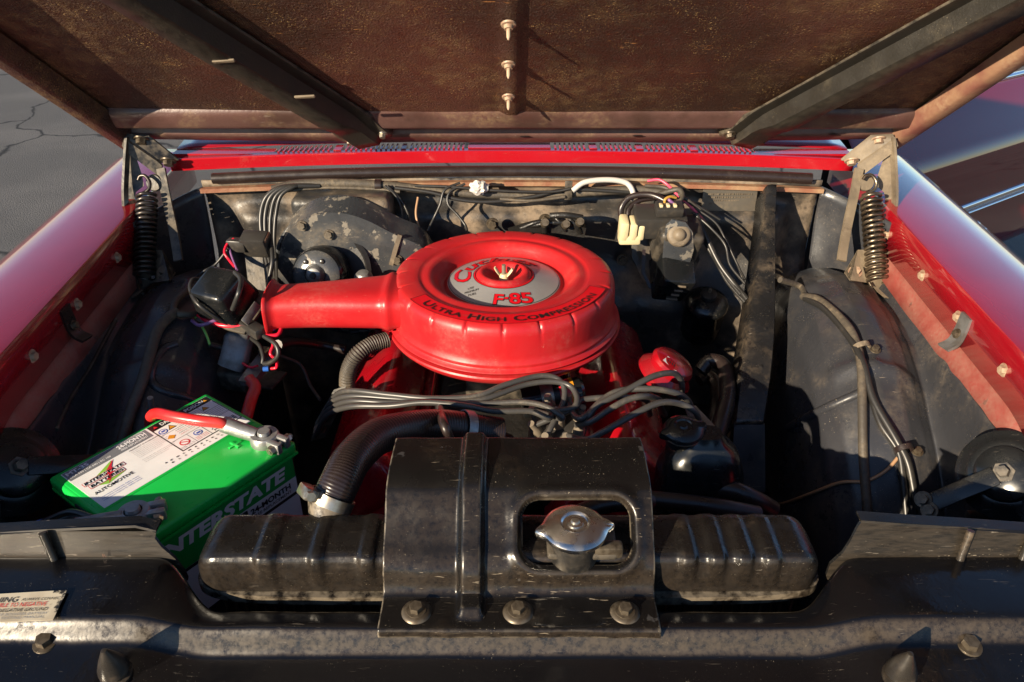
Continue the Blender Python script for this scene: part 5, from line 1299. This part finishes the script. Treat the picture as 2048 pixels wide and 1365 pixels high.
fwc('amber wire end at the wiper plug socket', 'wire_yellow', [(1330, 412, 1.335), (1330, 400, 1.335), (1340, 394, 1.34), (1352, 396, 1.345)], .0026)
fwc('violet wire end at the wiper plug socket', 'wire_purple', [(1350, 410, 1.335), (1340, 402, 1.335), (1336, 398, 1.34)], .0030)
for i, (pts, r) in enumerate((([(1392, 428, 1.36), (1415, 480, 1.33), (1440, 530, 1.30), (1470, 570, 1.27), (1495, 600, 1.24)], .0052), ([(1385, 425, 1.365), (1420, 455, 1.34), (1450, 490, 1.32), (1460, 530, 1.295), (1490, 568, 1.26)], .0026), ([(1395, 440, 1.36), (1425, 500, 1.33), (1450, 550, 1.29), (1482, 590, 1.25)], .0040), ([(1400, 470, 1.35), (1430, 520, 1.315), (1455, 565, 1.28), (1490, 605, 1.24)], .0034), ([(1388, 415, 1.37), (1430, 445, 1.35), (1450, 478, 1.335), (1475, 530, 1.30), (1490, 560, 1.27)], .0022))):
    fwc(('thickest black cable', 'thin grey-black cable', 'second thickest black cable', 'slack black cable', 'hair-thin black cable')[i] + ' falling from the wiper motor toward the long brace', 'wire_black', pts, r)
for i, off in enumerate((0, 9, 20, 30)):
    fwc(('outermost', 'second', 'third', 'innermost')[i] + ' black cable of the curl beside the blower housing', 'wire_black', [(640 - off, 372, 1.405), (570 + off * .6, 374, 1.39), (535 + off * .9, 392, 1.38), (522 + off, 430, 1.37), (525 + off * .8, 480, 1.35), (535 + off * .6, 530, 1.32), (545 + off * .3, 570, 1.29)], .0048 - .0004 * i)
for i, pts in enumerate(([(770, 372, 1.405), (790, 390, 1.40), (802, 415, 1.39), (806, 450, 1.37), (804, 475, 1.355)], [(775, 372, 1.405), (800, 398, 1.40), (815, 425, 1.385), (824, 460, 1.36)], [(920, 366, 1.41), (890, 380, 1.40), (880, 410, 1.39), (868, 436, 1.385), (855, 462, 1.37)], [(930, 368, 1.41), (900, 384, 1.40), (896, 408, 1.39), (915, 430, 1.38), (930, 450, 1.37), (934, 462, 1.36)])):
    fwc(('first thin line dropping behind the blower duct', 'second thin line dropping behind the blower duct', 'thin line slanting down left of the engine air cleaner rim', 'thin line with a steel clip ending at the air cleaner rim')[i], 'wire_black', pts, .0026)
t = thing('loom_clip', 'flat steel clip strapping the loom to the firewall near the pale tubing', 'clip', Y(1140, 400, 1.40)); box('strap', MT['hinge_dark'], .014, .003, .038, Y(1137, 381, 1.404), t, .0008)
t = thing('loom_clamp', 'black plastic clamp round the taped loom by the blower', 'clip', Y(758, 385, 1.40)); lathe('band', MT['rubber'], [(.0085, -.006), (.0115, -.006), (.0115, .006), (.0085, .006)], Y(757, 371, 1.418), t, axis=(1, 0, 0), n=24)
t = thing('foil_wrap', 'crumpled scrap of white foil tape on the firewall loom', 'foil tape', Y(945, 380, 1.40))
bm = bmesh.new(); bmesh.ops.create_icosphere(bm, subdivisions=3, radius=.013)
for v in bm.verts: v.co += v.co.normalized() * .006 * mnoise.noise(v.co * 180); v.co.x *= 1.3
ob('foil', bm_mesh(bm, MT['white_hose'], 25), t, M.Translation(Y(958, 376, 1.400)))
t = thing('linkage_block', 'greasy black throttle linkage behind the air cleaner', 'linkage', Y(1080, 470, 1.36))
for i, (u0, v0, u1, v1) in enumerate(((1040, 458, 1100, 440), (1060, 452, 1150, 446), (1085, 440, 1090, 468), (1110, 436, 1130, 462), (1140, 440, 1160, 466), (1100, 432, 1165, 436))):
    tube('link_rod', MT['grease'], [Y(u0, v0, 1.36), Y((u0 + u1) / 2, (v0 + v1) / 2 - 3, 1.355), Y(u1, v1, 1.36)], .0035 + .0012 * (i % 3), t, 8)
for u, v in ((1090, 447), (1132, 450), (1160, 445)): lathe('lever_boss', MT['bolt'], [(0, .010), (.007, .010), (.009, 0), (0, 0)], Y(u, v, 1.352), t, axis=(0, -.8, .5), n=14)
bar('support', MT['grease'], [Y(1020, 470, 1.36), Y(1090, 452, 1.372), Y(1170, 462, 1.37)], .02, .02, t)

for i, pts in enumerate(([(560, 384, 1.40), (640, 376, 1.405), (740, 378, 1.41), (800, 384, 1.405)], [(830, 372, 1.41), (900, 374, 1.405), (1000, 382, 1.40), (1100, 384, 1.40), (1140, 378, 1.40)], [(1000, 398, 1.40), (1060, 402, 1.395), (1130, 394, 1.40)], [(1290, 372, 1.405), (1330, 376, 1.40), (1368, 396, 1.37), (1400, 420, 1.37)], [(1360, 392, 1.37), (1392, 410, 1.37), (1440, 440, 1.36)], [(836, 395, 1.40), (832, 430, 1.38), (842, 470, 1.36)])):
    fwc(('thin wire lying along the loom above the blower', 'thin wire clipped along the loom at the middle of the firewall', 'short sagging wire under the drooping line', 'dusty wire hooked over the pink wire', 'thin wire crossing toward the data plate', 'thin wire hanging between blower duct and air cleaner')[i], ('tape', 'wire_black', 'tape', 'tape', 'wire_black', 'wire_tan')[i], pts, (.0030, .0026, .0030, .0036, .0022, .0022)[i])
for i, pts in enumerate(([(540, 470, .90), (545, 520, .87), (538, 570, .83), (550, 620, .79)], [(455, 500, .885), (430, 530, .86), (405, 545, .85), (372, 575, .82), (355, 612, .80)], [(556, 690, .79), (590, 684, .77), (640, 690, .74), (690, 700, .73)], [(560, 712, .76), (600, 730, .73), (620, 770, .70), (640, 800, .70)], [(470, 700, .785), (480, 722, .775), (500, 735, .77), (515, 732, .775)])):
    tag(tube('harness_wire', MT[('wire_black', 'wire_black', 'rubber', 'tape', 'wire_red')[i]], PZ(*pts), (.0040, .0024, .0085, .0030, .0020)[i], None, 9), ('black wire running down the upright relay bracket', 'thin black wire from the relay connector down to the taped harness end', 'thick dark hose passing under the snorkel toward the engine', 'dusty wire drooping below the snorkel toward the plug wires', 'thin red wire between the grey relay can and the lug')[i], 'wire', 'wires around the regulator')

# ================================================================== RIGHT LOOM
RLG = 'loom over the inner fender'
for pts, r, mt, lb in (
    ([(1605, 596, .815), (1640, 605, .82), (1690, 650, .822), (1712, 690, .815), (1722, 740, .795), (1724, 820, .75), (1726, 920, .69), (1735, 1040, .60)], .0068, 'tape', 'thickest taped loom draped over the sunlit inner fender'),
    ([(1610, 600, .812), (1650, 622, .818), (1700, 680, .81), (1725, 730, .80), (1745, 800, .772), (1790, 880, .73), (1815, 930, .70), (1830, 1000, .65), (1850, 1050, .60)], .0058, 'wire_black', 'black cable branching off the taped loom toward the horn'),
    ([(1615, 596, .822), (1660, 612, .828), (1700, 655, .826), (1720, 690, .816)], .0028, 'wire_yellow', 'amber wire showing along the edge of the taped loom'),
    ([(1728, 738, .80), (1740, 790, .775), (1760, 850, .745), (1795, 905, .715), (1805, 960, .68), (1812, 1040, .61)], .0046, 'wire_black', 'thinner black cable running beside the loom branch'),
    ([(1560, 560, .83), (1600, 576, .825), (1612, 600, .818)], .0055, 'tape', 'dark loom emerging from behind the long brace')):
    tag(tube('wiring_loom', MT[mt], [on_tub(1, u, v, r * .9) or Z(u, v, z) for u, v, z in pts], r, None, 10), lb, 'wire', RLG)
tag(tube('ground_wire', MT['wire_tan'], [on_tub(1, u, v, .004) or Z(u, v, z) for u, v, z in ((1800, 912, .722), (1770, 945, .715), (1730, 965, .705), (1680, 968, .69), (1620, 990, .66), (1570, 1008, .63), (1540, 1012, .62))], .0026, None, 8), 'thin copper-coloured wire trailing across the inner fender', 'wire')
for (u, v, z, lb) in ((1722, 698, .812, 'steel P-clip holding the loom on the inner fender'), (1806, 902, .722, 'black plastic clip where the copper wire leaves the loom')):
    cpt = on_tub(1, u, v, .006)
    t = thing('loom_clip', lb, 'clip', cpt + V((0, 0, -.012)))
    lathe('band', MT['hinge'] if z > .8 else MT['rubber'], [(.011, -.004), (.0135, -.004), (.0135, .004), (.011, .004)], cpt, t, axis=(-.15, .8, .45), n=28)
    place('bolt', BOLT, on_tub(1, u + 28, v + 2, .001), (0, -.3, 1), t, s=.8)
